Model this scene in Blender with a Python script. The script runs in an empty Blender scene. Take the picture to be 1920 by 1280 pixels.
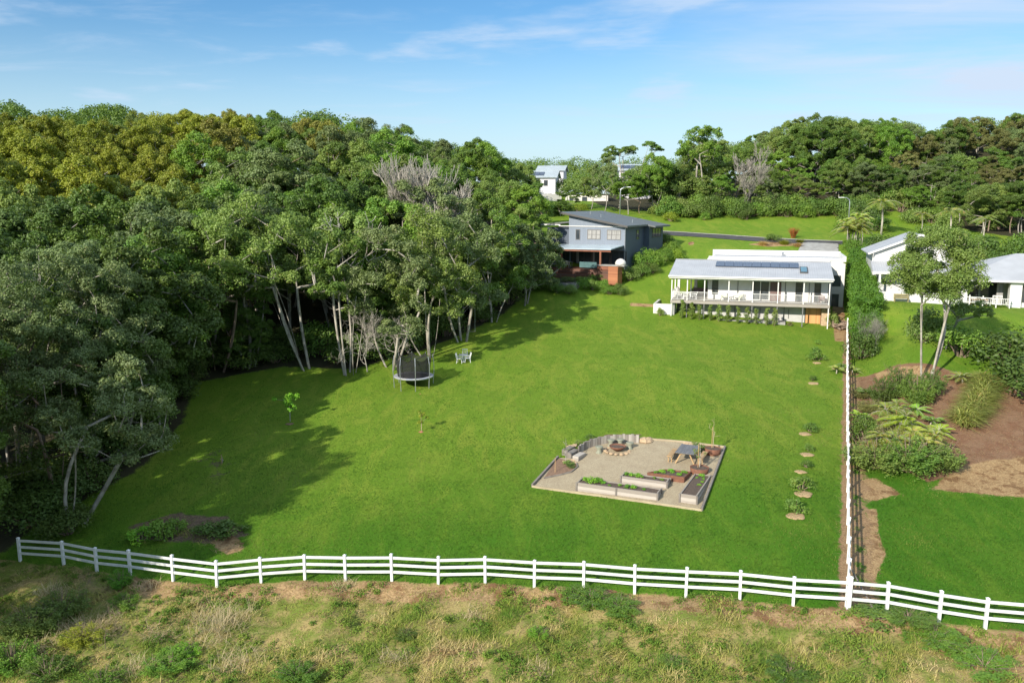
import bpy, math, random
import numpy as np
from mathutils import Vector, Matrix, Euler
random.seed(7)
RNG = np.random.default_rng(11)
S = bpy.context.scene
COL = S.collection
# ------------------------------------------------------------------ camera, sky, sun, exposure
CAM_Z = 18.5
PITCH = math.radians(9.5)
FPX = 1560.0
cam = bpy.data.cameras.new('camera'); camo = bpy.data.objects.new('camera', cam); COL.objects.link(camo)
cam.sensor_width = 36; cam.lens = 36*FPX/1920; cam.clip_start = .5; cam.clip_end = 6000
camo.location = (0, 0, CAM_Z); camo.rotation_euler = (math.pi/2-PITCH, 0, 0)
S.camera = camo
SUN_EL = math.radians(27); SHX, SHY = .63, .776          # ground direction the shadows fall towards
W = bpy.data.worlds.new('World'); S.world = W; W.use_nodes = True
wn = W.node_tree; wn.nodes.clear()
def wnode(t, **k):
    n = wn.nodes.new(t)
    for a, v in k.items(): setattr(n, a, v)
    return n
sky = wnode('ShaderNodeTexSky'); sky.sky_type = 'NISHITA'; sky.sun_disc = False
sky.sun_elevation = SUN_EL; sky.sun_rotation = math.atan2(-SHX, -SHY)
sky.air_density = 1.0; sky.dust_density = .35; sky.ozone_density = 3.2; sky.altitude = 0
hs = wnode('ShaderNodeHueSaturation'); hs.inputs['Saturation'].default_value = 1.26; hs.inputs['Value'].default_value = .86
tc = wnode('ShaderNodeTexCoord'); sep = wnode('ShaderNodeSeparateXYZ')
wn.links.new(tc.outputs['Generated'], sep.inputs[0])
mx = wnode('ShaderNodeMath', operation='MAXIMUM'); mx.inputs[1].default_value = .02
wn.links.new(sep.outputs['Z'], mx.inputs[0])
addz = wnode('ShaderNodeMath', operation='ADD'); addz.inputs[1].default_value = .06; wn.links.new(mx.outputs[0], addz.inputs[0])
dx = wnode('ShaderNodeMath', operation='DIVIDE'); dy = wnode('ShaderNodeMath', operation='DIVIDE')
wn.links.new(sep.outputs['X'], dx.inputs[0]); wn.links.new(addz.outputs[0], dx.inputs[1])
wn.links.new(sep.outputs['Y'], dy.inputs[0]); wn.links.new(addz.outputs[0], dy.inputs[1])
comb = wnode('ShaderNodeCombineXYZ'); wn.links.new(dx.outputs[0], comb.inputs[0]); wn.links.new(dy.outputs[0], comb.inputs[1])
def cloud(scale, lo, hi, rough, loc, rot=0, sx=1, sy=1, dist=0.4):
    mp = wnode('ShaderNodeMapping'); mp.inputs['Location'].default_value = loc; mp.inputs['Scale'].default_value = (sx, sy, 1)
    mp.inputs['Rotation'].default_value = (0, 0, rot)
    wn.links.new(comb.outputs[0], mp.inputs[0])
    n = wnode('ShaderNodeTexNoise'); n.inputs['Scale'].default_value = scale; n.inputs['Detail'].default_value = 9; n.inputs['Roughness'].default_value = rough
    n.inputs['Distortion'].default_value = dist
    wn.links.new(mp.outputs[0], n.inputs['Vector'])
    r = wnode('ShaderNodeMapRange', interpolation_type='SMOOTHSTEP'); r.inputs['From Min'].default_value = lo; r.inputs['From Max'].default_value = hi
    wn.links.new(n.outputs['Fac'], r.inputs['Value'])
    return r.outputs[0]
def wmath(op, a, b):
    n = wnode('ShaderNodeMath', operation=op); n.use_clamp = op == 'ADD'
    for i, v in enumerate((a, b)):
        if isinstance(v, (int, float)): n.inputs[i].default_value = v
        else: wn.links.new(v, n.inputs[i])
    return n.outputs[0]
def wrange(v, a, b, c=0., d=1.):
    r = wnode('ShaderNodeMapRange', interpolation_type='SMOOTHSTEP'); 
    for k, q in zip(('From Min', 'From Max', 'To Min', 'To Max'), (a, b, c, d)): r.inputs[k].default_value = q
    wn.links.new(v, r.inputs['Value']); return r.outputs[0]
c_thin = cloud(1.1, .50, .82, .62, (2.1, 1.7, 0), .5, .8, 1.3)      # thin veils
c_puff = cloud(.9, .55, .72, .55, (6.4, 2.2, 0), .2, 1, 1.0, .2)     # a few denser puffs
c_veil = cloud(.5, .30, .75, .6, (1.2, 9.4, 0), -.4, .6, 1.6, .6)    # the broad veil to the right
vright = wmath('MULTIPLY', c_veil, wrange(sep.outputs['X'], .08, .42))
cm = wmath('ADD', wmath('MULTIPLY', c_thin, .48), wmath('MULTIPLY', c_puff, .6))
cm = wmath('ADD', cm, wmath('MULTIPLY', vright, .95))
cm = wmath('MULTIPLY', cm, wrange(sep.outputs['Z'], .03, .11))
hz = wrange(sep.outputs['Z'], -.03, .21, .92, .0)          # a little pale air low over the horizon
mixh = wnode('ShaderNodeMixRGB'); mixh.inputs[2].default_value = (3.6, 4.8, 5.7, 1)
wn.links.new(sky.outputs[0], hs.inputs['Color']); wn.links.new(hs.outputs[0], mixh.inputs[1]); wn.links.new(hz, mixh.inputs[0])
c_fill = wmath('MULTIPLY', cloud(.8, .38, .6, .6, (5.1, 3.3, 0), .3, 1, 1.1, .3), wrange(sep.outputs['Z'], .24, .5))    # bright clouds added overhead, out of view, as fill for the shade
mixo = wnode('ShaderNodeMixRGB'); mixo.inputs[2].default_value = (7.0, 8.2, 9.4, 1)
mixc = wnode('ShaderNodeMixRGB'); mixc.inputs[2].default_value = (3.9, 4.7, 5.8, 1)
wn.links.new(cm, mixc.inputs[0]); wn.links.new(mixh.outputs[0], mixc.inputs[1])
bg = wnode('ShaderNodeBackground'); bg.inputs['Strength'].default_value = .105
wo = wnode('ShaderNodeOutputWorld'); wn.links.new(c_fill, mixo.inputs[0]); wn.links.new(mixc.outputs[0], mixo.inputs[1]); wn.links.new(mixo.outputs[0], bg.inputs[0]); wn.links.new(bg.outputs[0], wo.inputs[0])
sl = bpy.data.lights.new('sun', 'SUN'); sl.energy = 4.6; sl.angle = math.radians(.53); sl.color = (1, .93, .82)
slo = bpy.data.objects.new('sun', sl); COL.objects.link(slo)
slo.rotation_euler = Vector((SHX*math.cos(SUN_EL), SHY*math.cos(SUN_EL), -math.sin(SUN_EL))).to_track_quat('-Z', 'Y').to_euler()
slo.location = (-60, -60, 60)
S.view_settings.view_transform = 'Standard'; S.view_settings.look = 'None'
S.view_settings.exposure = 0.68; S.view_settings.gamma = 1
S.render.engine = 'CYCLES'
S.cycles.max_bounces = 6; S.cycles.diffuse_bounces = 4; S.cycles.glossy_bounces = 2; S.cycles.transmission_bounces = 4
# ------------------------------------------------------------------ terrain
def _prof():
    ys = [-200, 0, 20, 38, 90, 97, 110, 120, 130, 140, 150, 200, 300, 500, 1500]
    zs = [-4, -3, -1.6, 0, 4.6, 5.6, 9.2, 12, 13.2, 13.8, 15.8, 20, 24, 28, 30]
    t = np.arange(-200, 1600, 1.0); v = np.interp(t, ys, zs)
    k = np.exp(-.5*(np.arange(-12, 13)/3.5)**2); k /= k.sum()
    return t, np.convolve(np.pad(v, 12, 'edge'), k, 'valid')
PT, PV = _prof()
def sm(a, b, x):
    t = np.clip((x-a)/(b-a), 0, 1); return t*t*(3-2*t)
def fenceX(Y): return 15.1+(Y-34.9)*.391
def hgt(X, Y):
    X = np.asarray(X, float); Y = np.asarray(Y, float)
    z = np.interp(Y, PT, PV)
    p = np.interp(Y, [0, 38, 72, 95, 2000], [.075, .075, .05, 0, 0])
    z = z+p*(np.clip(X, -40, 15)-6)-p*.6*(np.clip(X, 15, 30)-15)
    z = z+3.6*sm(0, 7, X-fenceX(Y)-1)*sm(50, 82, Y)*sm(125, 108, Y)
    c, s_ = math.cos(math.radians(-18)), math.sin(math.radians(-18)); dx_, dy_ = X-40.2, Y-91.5; ps, pt = dx_*c+dy_*s_, -dx_*s_+dy_*c
    m = sm(-2.5, .5, ps)*sm(40, 30, ps)*sm(-12, -3.5, pt)*sm(18, 10, pt); z = z*(1-m)+(7.95-.025*np.clip(ps, 0, 16))*m
    z = z+7*np.exp(-(((X+70)/55)**2+((Y-155)/40)**2))
    z = z+14*np.exp(-(((X-108)/58)**2+((Y-198)/34)**2))*sm(38, 62, X)
    return z
def hz_(x, y): return float(hgt(x, y))
def ray(px, py):
    x = (px-960)/FPX; d = (py-640)/FPX
    return np.array([x, math.cos(PITCH)-d*math.sin(PITCH), -math.sin(PITCH)-d*math.cos(PITCH)])
DD = np.arange(15, 900, .1)
def at(px, py, dz=0.):
    """the ground point seen at this place of the photograph"""
    r = ray(px, py); g = CAM_Z+r[2]*DD-(hgt(r[0]*DD, r[1]*DD)+dz)
    i = int(np.argmax(g < 0)); a, b = DD[i-1], DD[i]; t = a+(b-a)*g[i-1]/(g[i-1]-g[i])
    p = r*t; return Vector((p[0], p[1], p[2]+CAM_Z))
def gp(x, y, dz=0.): return Vector((x, y, hz_(x, y)+dz))
def depth(px, D, y=None): return (px-960)/FPX*D
# ------------------------------------------------------------------ noise in numpy
def vnoise(x, y, seed=0):
    xi = np.floor(x).astype(int); yi = np.floor(y).astype(int); xf = x-xi; yf = y-yi
    def h(a, b):
        n = (a*374761393+b*668265263+seed*974711) & 0x7fffffff
        n = ((n ^ (n >> 13))*1274126177) & 0x7fffffff
        return ((n ^ (n >> 16)) & 0xffff)/65535.
    u = xf*xf*(3-2*xf); v = yf*yf*(3-2*yf)
    return (h(xi, yi)*(1-u)+h(xi+1, yi)*u)*(1-v)+(h(xi, yi+1)*(1-u)+h(xi+1, yi+1)*u)*v
def fbm(x, y, seed=0, o=4):
    s = 0; a = .5; t = 0
    for i in range(o): s = s+a*vnoise(x*2**i, y*2**i, seed+i); t += a; a *= .5
    return s/t
# ------------------------------------------------------------------ mesh helpers
def mesh_np(name, verts, quads=None, tris=None, smooth=False):
    me = bpy.data.meshes.new(name)
    verts = np.asarray(verts, np.float32)
    me.vertices.add(len(verts)); me.vertices.foreach_set('co', verts.ravel())
    q = np.zeros((0, 4), int) if quads is None else np.asarray(quads, int); t = np.zeros((0, 3), int) if tris is None else np.asarray(tris, int)
    nl = q.size+t.size; me.loops.add(nl); me.loops.foreach_set('vertex_index', np.concatenate([q.ravel(), t.ravel()]).astype(np.int32))
    me.polygons.add(len(q)+len(t))
    me.polygons.foreach_set('loop_start', np.concatenate([np.arange(len(q))*4, q.size+np.arange(len(t))*3]).astype(np.int32))
    me.polygons.foreach_set('loop_total', np.concatenate([np.full(len(q), 4), np.full(len(t), 3)]).astype(np.int32))
    if smooth: me.polygons.foreach_set('use_smooth', np.ones(len(q)+len(t), bool))
    me.update(calc_edges=True); return me
def attr(me, name, vals):
    a = me.attributes.new(name, 'FLOAT', 'POINT'); a.data.foreach_set('value', np.asarray(vals, np.float32))
class MB:
    def __init__(s): s.v = []; s.f = []
    def add(s, vs, fs):
        n = len(s.v); s.v += [tuple(v) for v in vs]; s.f += [tuple(i+n for i in f) for f in fs]; return s
    def box(s, x0, x1, y0, y1, z0, z1, rz=0., c=None):
        v = [(x0, y0, z0), (x1, y0, z0), (x1, y1, z0), (x0, y1, z0), (x0, y0, z1), (x1, y0, z1), (x1, y1, z1), (x0, y1, z1)]
        if rz:
            cx, cy = c if c else ((x0+x1)/2, (y0+y1)/2); ca, sa = math.cos(rz), math.sin(rz)
            v = [(cx+(x-cx)*ca-(y-cy)*sa, cy+(x-cx)*sa+(y-cy)*ca, z) for x, y, z in v]
        return s.add(v, [(0, 3, 2, 1), (4, 5, 6, 7), (0, 1, 5, 4), (1, 2, 6, 5), (2, 3, 7, 6), (3, 0, 4, 7)])
    def bar(s, a, b, w, h):                       # a squared bar from a to b
        a = Vector(a); b = Vector(b); d = (b-a).normalized(); u = Vector((0, 0, 1)) if abs(d.z) < .9 else Vector((1, 0, 0))
        sd = d.cross(u).normalized()*w/2; up = sd.cross(d).normalized()*h/2
        v = [a-sd-up, a+sd-up, a+sd+up, a-sd+up, b-sd-up, b+sd-up, b+sd+up, b-sd+up]
        return s.add(v, [(0, 3, 2, 1), (4, 5, 6, 7), (0, 1, 5, 4), (1, 2, 6, 5), (2, 3, 7, 6), (3, 0, 4, 7)])
    def tube(s, pts, rad, n=6, cap=True):
        pts = [Vector(p) for p in pts]; m = len(pts)
        rad = list(rad) if hasattr(rad, '__len__') else [rad]*m
        vs = []; fs = []; prev = None
        for i, p in enumerate(pts):
            d = (pts[min(i+1, m-1)]-pts[max(i-1, 0)])
            if d.length < 1e-6: d = Vector((0, 0, 1))
            d.normalize()
            if prev is None: u = d.orthogonal().normalized()
            else:
                u = prev-d*prev.dot(d); u = u.normalized() if u.length > 1e-5 else d.orthogonal().normalized()
            prev = u; w = d.cross(u)
            for k in range(n):
                a = 2*math.pi*k/n; vs.append(p+(u*math.cos(a)+w*math.sin(a))*rad[i])
        for i in range(m-1):
            for k in range(n): fs.append((i*n+k, i*n+(k+1) % n, (i+1)*n+(k+1) % n, (i+1)*n+k))
        if cap: fs.append(tuple(range(n))[::-1]); fs.append(tuple((m-1)*n+k for k in range(n)))
        return s.add(vs, fs)
    def prism(s, poly, z0, z1):                   # poly: xy list
        n = len(poly); return s.add([(x, y, z0) for x, y in poly]+[(x, y, z1) for x, y in poly],
            [tuple(range(n))[::-1], tuple(range(n, 2*n))]+[(i, (i+1) % n, n+(i+1) % n, n+i) for i in range(n)])
    def slab(s, pts, t):                          # a sheet through 4 points with thickness t downwards
        n = len(pts); a = [Vector(p) for p in pts]; b = [p-Vector((0, 0, t)) for p in a]
        return s.add(a+b, [tuple(range(n)), tuple(range(2*n-1, n-1, -1))]+[(i, n+i, n+(i+1) % n, (i+1) % n) for i in range(n)])
    def lathe(s, prof, n=16, c=(0, 0, 0)):
        m = len(prof); vs = [(c[0]+r*math.cos(2*math.pi*k/n), c[1]+r*math.sin(2*math.pi*k/n), c[2]+z) for r, z in prof for k in range(n)]
        fs = [(i*n+k, i*n+(k+1) % n, (i+1)*n+(k+1) % n, (i+1)*n+k) for i in range(m-1) for k in range(n)]
        return s.add(vs, fs+[tuple(range(n))[::-1], tuple((m-1)*n+k for k in range(n))])
    def mesh(s, name, smooth=False):
        me = bpy.data.meshes.new(name); me.from_pydata(s.v, [], s.f)
        if smooth: me.polygons.foreach_set('use_smooth', [True]*len(s.f))
        me.update(); return me
    def build(s, name, mat, parent=None, smooth=False, bevel=0.):
        o = bpy.data.objects.new(name, s.mesh(name, smooth)); COL.objects.link(o)
        if mat: o.data.materials.append(mat)
        if parent: o.parent = parent
        if bevel:
            b = o.modifiers.new('bevel', 'BEVEL'); b.width = bevel; b.segments = 1; b.limit_method = 'ANGLE'
        return o
def tag(o, label=None, cat=None, group=None, kind=None):
    for k, v in (('label', label), ('category', cat), ('group', group), ('kind', kind)):
        if v: o[k] = v
    return o
def empty(name, loc, rz=0., label=None, cat=None, group=None):
    o = bpy.data.objects.new(name, None); COL.objects.link(o); o.location = loc; o.rotation_euler = (0, 0, rz); o.empty_display_size = .3
    return tag(o, label, cat, group)
def obj(name, me, mat, parent=None):
    o = bpy.data.objects.new(name, me); COL.objects.link(o)
    if mat and not me.materials: me.materials.append(mat)
    if parent: o.parent = parent
    return o
def copy_tree(o, parent=None, kids=None):
    c = o.copy(); COL.objects.link(c); c.parent = parent
    for ch in (KIDS.get(o.name) or [q for q in bpy.data.objects if q.parent is o]): copy_tree(ch, c)
    return c
KIDS = {}
def boxes(name, mat, parent, *bs, bevel=0.):
    m = MB()
    for b in bs: m.box(*b)
    return m.build(name, mat, parent, bevel=bevel)
# ------------------------------------------------------------------ materials
class NT:
    def __init__(s, name):
        s.m = bpy.data.materials.new(name); s.m.use_nodes = True; s.t = s.m.node_tree; s.t.nodes.clear()
        s.out = s.n('ShaderNodeOutputMaterial'); s.b = s.n('ShaderNodeBsdfPrincipled'); s.l(s.b.outputs[0], s.out.inputs[0])
    def n(s, t, **k):
        q = s.t.nodes.new(t)
        for a, v in k.items():
            if a.startswith('i_'): q.inputs[a[2:].replace('_', ' ')].default_value = v
            else: setattr(q, a, v)
        return q
    def l(s, a, b): s.t.links.new(a, b)
    def noise(s, scale, detail=4, rough=.55, vec=None, dist=0., dims=None):
        q = s.n('ShaderNodeTexNoise', i_Scale=scale, i_Detail=detail, i_Roughness=rough, i_Distortion=dist)
        s.l(vec if vec else s.co(), q.inputs['Vector']); return q.outputs['Fac']
    def co(s, kind='Object', scale=None, rot=None):
        if not hasattr(s, '_tc'): s._tc = s.n('ShaderNodeTexCoord')
        v = s._tc.outputs[kind]
        if scale or rot:
            mp = s.n('ShaderNodeMapping')
            if scale: mp.inputs['Scale'].default_value = scale
            if rot: mp.inputs['Rotation'].default_value = rot
            s.l(v, mp.inputs[0]); v = mp.outputs[0]
        return v
    def rng(s, v, a, b, c=0., d=1.):
        q = s.n('ShaderNodeMapRange', interpolation_type='SMOOTHSTEP')
        for k, x in zip(('From Min', 'From Max', 'To Min', 'To Max'), (a, b, c, d)): q.inputs[k].default_value = x
        s.l(v, q.inputs['Value']); return q.outputs[0]
    def mix(s, f, a, b, mode='MIX'):
        q = s.n('ShaderNodeMixRGB', blend_type=mode)
        for i, x in enumerate((f, a, b)):
            if isinstance(x, (int, float)): q.inputs[i].default_value = x
            elif isinstance(x, (tuple, list)): q.inputs[i].default_value = (*x[:3], 1)
            else: s.l(x, q.inputs[i])
        return q.outputs[0]
    def math(s, op, a, b=0., clamp=False):
        q = s.n('ShaderNodeMath', operation=op); q.use_clamp = clamp
        for i, x in enumerate((a, b)):
            if isinstance(x, (int, float)): q.inputs[i].default_value = x
            else: s.l(x, q.inputs[i])
        return q.outputs[0]
    def attr(s, name): return s.n('ShaderNodeAttribute', attribute_name=name).outputs['Fac']
    def bump(s, h, strength=.3, dist=.02):
        q = s.n('ShaderNodeBump', i_Strength=strength, i_Distance=dist); s.l(h, q.inputs['Height']); s.l(q.outputs[0], s.b.inputs['Normal'])
    def fin(s, col, rough=.7, metal=0., spec=None):
        if isinstance(col, (tuple, list)): s.b.inputs['Base Color'].default_value = (*col[:3], 1)
        else: s.l(col, s.b.inputs['Base Color'])
        if isinstance(rough, (int, float)): s.b.inputs['Roughness'].default_value = rough
        else: s.l(rough, s.b.inputs['Roughness'])
        s.b.inputs['Metallic'].default_value = metal
        if spec is not None: s.b.inputs['Specular IOR Level'].default_value = spec
        return s.m
def plain(name, c1, c2=None, scale=3., rough=.6, metal=0., bump=.1, bd=.01, stretch=None, spec=None):
    t = NT(name); c2 = c2 or tuple(x*.8 for x in c1)
    v = t.co('Object', scale=stretch) if stretch else None
    a = t.noise(scale, 5, .6, v); b = t.noise(scale*9, 3, .6, v)
    f = t.rng(t.math('ADD', t.math('MULTIPLY', a, .7), t.math('MULTIPLY', b, .3)), .35, .65)
    if bump: t.bump(b, bump, bd)
    return t.fin(t.mix(f, c1, c2), rough, metal, spec)
def corrugated(name, c, axis=0, period=.2, rough=.4, metal=0., strength=.5):
    t = NT(name); w = t.n('ShaderNodeTexWave', wave_type='BANDS', bands_direction='XYZ'[axis], i_Scale=1/period/3.1416*1.0)
    t.l(t.co(), w.inputs[0]); t.bump(w.outputs['Fac'], strength, .03)
    n = t.noise(.6, 5); col = t.mix(t.rng(n, .3, .7), c, tuple(x*.86 for x in c))
    return t.fin(col, rough, metal)
def boards(name, c1, c2, axis=2, period=.15, rough=.7, strength=.6, rnd=0.):
    t = NT(name); sp = t.n('ShaderNodeSeparateXYZ'); t.l(t.co(), sp.inputs[0])
    k = t.math('DIVIDE', sp.outputs['XYZ'[axis]], period); fr = t.math('FRACT', k, 0.); fl = t.math('FLOOR', k, 0.)
    wn_ = t.n('ShaderNodeTexWhiteNoise', noise_dimensions='1D'); t.l(fl, wn_.inputs['W'])
    gap = t.rng(fr, .0, .08); t.bump(gap, strength, .02)
    st = [1, 1, 1]; st[axis] = 12
    g = t.noise(3, 5, .6, t.co('Object', scale=tuple(st)))
    f = t.math('ADD', t.math('MULTIPLY', g, 1-rnd), t.math('MULTIPLY', wn_.outputs['Value'], rnd))
    return t.fin(t.mix(t.rng(f, .3, .7), c1, c2), rough)
def leafmat(name, c1, c2, c3=None, trans=.25, spread=1., big=.35):
    t = NT(name); oi = t.n('ShaderNodeObjectInfo'); r = t.attr('rnd'); n = t.noise(big, 2)
    f = t.rng(t.math('ADD', t.math('MULTIPLY', r, .45), t.math('MULTIPLY', n, .55)), .25, .75)
    col = t.mix(f, c1, c2)
    if c3: col = t.mix(t.rng(r, .86, .97), col, c3)
    hsv = t.n('ShaderNodeHueSaturation'); t.l(col, hsv.inputs['Color'])
    t.l(t.rng(oi.outputs['Random'], 0, 1, .5-.013*spread, .5+.009*spread), hsv.inputs['Hue'])
    w = t.n('ShaderNodeTexWhiteNoise', noise_dimensions='1D'); t.l(oi.outputs['Random'], w.inputs['W'])
    t.l(t.rng(w.outputs['Value'], 0, 1, 1-.25*spread, 1+.25*spread), hsv.inputs['Value'])
    t.b.inputs['Roughness'].default_value = .55; t.b.inputs['Specular IOR Level'].default_value = .35
    t.l(hsv.outputs[0], t.b.inputs['Base Color'])
    tr = t.n('ShaderNodeBsdfTranslucent'); tcol = t.mix(1., hsv.outputs[0], (1.25, 1.35, .6), 'MULTIPLY'); t.l(tcol, tr.inputs[0])
    ms = t.n('ShaderNodeMixShader'); ms.inputs[0].default_value = trans
    t.l(t.b.outputs[0], ms.inputs[1]); t.l(tr.outputs[0], ms.inputs[2]); t.l(ms.outputs[0], t.out.inputs[0])
    return t.m
M = {}
M['white'] = plain('white_paint', (.66, .65, .62), (.60, .59, .56), 1.2, .45, bump=.03)
M['fence'] = plain('fence_white', (.68, .68, .665), (.53, .545, .50), 1.1, .5, bump=.05)
M['render'] = plain('render_white', (.60, .58, .55), (.53, .51, .48), .9, .75, bump=.08)
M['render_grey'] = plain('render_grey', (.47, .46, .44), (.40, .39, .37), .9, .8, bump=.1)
M['roof_pale'] = corrugated('roof_pale', (.39, .40, .415), 0, .25, .5)
M['roof_pale_y'] = corrugated('roof_pale_y', (.39, .40, .415), 1, .25, .5)
M['roof_far'] = corrugated('roof_far', (.36, .41, .43), 0, .3, .45)
M['roof_dark'] = corrugated('roof_dark', (.115, .125, .123), 0, .25, .5)
M['patio_roof'] = corrugated('patio_roof', (.42, .50, .55), 1, .25, .35)
M['glass'] = plain('dark_glass', (.035, .042, .048), (.06, .07, .08), .7, .06, bump=0, spec=.7)
M['glass_teal'] = plain('teal_glass', (.03, .12, .17), (.05, .17, .22), .7, .08, bump=0, spec=.6)
M['curtain'] = plain('curtain', (.34, .33, .31), (.20, .20, .19), 2., .8, stretch=(6, 6, .3), bump=.1)
M['frame_dark'] = plain('dark_frame', (.07, .065, .06), None, 2, .5, bump=0)
M['frame_grey'] = plain('grey_frame', (.16, .155, .15), None, 2, .5, bump=0)
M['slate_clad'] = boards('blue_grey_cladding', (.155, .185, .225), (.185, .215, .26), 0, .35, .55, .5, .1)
M['slate_clad_y'] = boards('blue_grey_cladding_shaded_side', (.06, .078, .105), (.072, .092, .12), 1, .35, .55, .5, .1)  # same cladding, with the shade of the side wall darkened into its colour
M['white_clad'] = boards('white_weatherboard', (.60, .59, .57), (.52, .51, .49), 2, .18, .5, .7, .1)
M['deck'] = boards('grey_deck_timber', (.27, .245, .22), (.20, .18, .16), 0, .14, .8, .4, .4)
M['deck_edge'] = plain('weathered_edge', (.33, .30, .26), (.22, .20, .17), 2, .8, stretch=(.3, 1, 4))
M['timber_door'] = boards('orange_timber', (.56, .29, .11), (.44, .21, .075), 0, .14, .55, .4, .6)
M['merbau'] = plain('red_brown_timber', (.23, .08, .04), (.15, .05, .025), 2, .5, stretch=(1, 1, .2))
M['merbau_boards'] = boards('red_brown_boards', (.12, .045, .024), (.07, .028, .015), 2, .14, .6, .5, .5)
M['orange_boards'] = boards('orange_boards', (.36, .14, .055), (.26, .09, .035), 2, .12, .6, .5, .5)
M['sleeper'] = boards('weathered_sleepers', (.40, .36, .31), (.25, .215, .18), 2, .2, .85, .5, .4)
M['sleeper_v'] = boards('weathered_upright_sleepers', (.34, .31, .27), (.22, .20, .17), 0, .2, .85, .5, .6)
M['sleeper_dark'] = plain('grey_timber_post', (.21, .185, .16), (.14, .12, .10), 3, .85, stretch=(1, 1, .2))
M['grey_timber'] = plain('grey_timber', (.17, .175, .18), (.10, .10, .105), 3, .75, stretch=(6, .4, 1))
M['pine'] = plain('yellow_pine', (.42, .28, .14), (.32, .20, .09), 3, .7, stretch=(1, 1, .3))
M['edging'] = plain('pale_edging', (.40, .33, .21), (.30, .24, .155), 3, .8, stretch=(.4, .4, 2))
M['corten'] = plain('rusted_steel', (.20, .085, .045), (.12, .05, .03), 5, .85, bump=.3)
M['soil'] = plain('dark_soil', (.13, .09, .065), (.07, .05, .035), 9, 1., bump=.8, bd=.05)
M['mulch'] = plain('bark_mulch', (.26, .16, .10), (.15, .09, .055), 11, 1., bump=.8, bd=.04)
M['straw'] = plain('straw', (.50, .36, .19), (.33, .21, .10), 9, 1., bump=.8, bd=.04)
M['rock'] = plain('sandstone', (.50, .37, .23), (.33, .23, .14), 4, .9, bump=.6, bd=.03)
M['stool'] = plain('green_grey_concrete', (.27, .27, .20), (.17, .18, .13), 6, .9, bump=.3)
M['plastic'] = plain('white_plastic', (.78, .78, .76), None, 2, .4, bump=0)
M['plastic_cream'] = plain('cream_plastic', (.62, .64, .50), None, 2, .5, bump=0)
M['brown'] = plain('brown_plastic', (.16, .10, .09), None, 2, .6, bump=0)
M['steel'] = plain('galvanised_steel', (.48, .50, .52), (.36, .38, .40), 3, .35, .7, bump=0)
M['blue_pad'] = plain('blue_grey_pad', (.26, .30, .40), (.45, .44, .42), 1.3, .6, bump=0)
M['concrete'] = plain('concrete', (.33, .325, .30), (.25, .24, .225), 1.5, .85, bump=.1)
M['asphalt'] = plain('asphalt', (.085, .085, .087), (.06, .06, .062), 1.2, 1., bump=.1, spec=.1)
M['wall_far'] = plain('pale_wall', (.66, .63, .58), (.57, .54, .50), .5, .8, bump=.05)
M['pink_white'] = plain('cool_white_wall', (.62, .60, .62), (.56, .54, .56), .5, .7, bump=.05)
M['cushion'] = plain('teal_cushion', (.07, .14, .14), None, 3, .9, bump=0)
M['dome'] = plain('dome_render', (.62, .60, .56), (.50, .48, .44), 3, .8, bump=.1)
M['terracotta'] = plain('terracotta', (.38, .15, .08), None, 3, .8, bump=0)
M['wood_bench'] = plain('bench_wood', (.28, .24, .10), (.18, .15, .07), 3, .7, bump=.1)
# bark
def bark(name, c1, c2, patch=None):
    t = NT(name); n = t.noise(3, 5, .65, t.co('Object', scale=(1, 1, .35))); n2 = t.noise(1.1, 3)
    col = t.mix(t.rng(n, .38, .62), c1, c2)
    if patch: col = t.mix(t.rng(n2, .52, .6), col, patch)
    t.bump(n, .5, .03); return t.fin(col, .85)
M['bark_pale'] = bark('pale_bark', (.40, .365, .30), (.27, .245, .20), (.22, .195, .16))
M['bark_grey'] = bark('grey_bark', (.32, .29, .25), (.21, .19, .165))
M['bark_dead'] = bark('bleached_wood', (.46, .42, .36), (.33, .30, .25))
M['bark_brown'] = bark('brown_bark', (.24, .17, .12), (.15, .11, .08))
# foliage
L = {}
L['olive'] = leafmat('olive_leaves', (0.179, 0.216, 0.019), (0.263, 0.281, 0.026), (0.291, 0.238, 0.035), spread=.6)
L['olive_brown'] = leafmat('bronze_leaves', (.200, .205, .035), (.240, .235, .040), (.25, .18, .05), spread=.4)
L['mid'] = leafmat('mid_green_leaves', (0.084, 0.162, 0.025), (0.140, 0.221, 0.033), (0.202, 0.216, 0.044), spread=.7)
L['bright'] = leafmat('bright_green_leaves', (0.106, 0.211, 0.025), (0.168, 0.275, 0.032), (0.224, 0.281, 0.044), spread=.6)
L['lime'] = leafmat('lime_leaves', (0.202, 0.313, 0.022), (0.291, 0.389, 0.031))
L['grey'] = leafmat('grey_green_leaves', (0.118, 0.167, 0.057), (0.179, 0.232, 0.079), (0.224, 0.238, 0.097), spread=.7)
L['soft'] = leafmat('soft_green_leaves', (0.140, 0.211, 0.044), (0.207, 0.275, 0.057), (0.246, 0.248, 0.079), spread=.7)
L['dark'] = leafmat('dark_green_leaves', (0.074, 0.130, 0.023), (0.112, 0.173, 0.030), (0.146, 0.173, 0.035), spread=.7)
L['brownish'] = leafmat('drab_leaves', (0.157, 0.167, 0.048), (0.202, 0.205, 0.062), (0.224, 0.162, 0.062), spread=.5)
L['hedge'] = leafmat('hedge_leaves', (0.078, 0.192, 0.017), (0.142, 0.269, 0.026))
L['palm'] = leafmat('palm_fronds', (0.185, 0.256, 0.037), (0.284, 0.333, 0.053), (0.398, 0.282, 0.084))
L['fern'] = leafmat('fern_fronds', (0.128, 0.243, 0.026), (0.213, 0.320, 0.037))
L['strap'] = leafmat('strap_leaves', (0.185, 0.230, 0.053), (0.284, 0.307, 0.074), (0.398, 0.307, 0.116))
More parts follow.
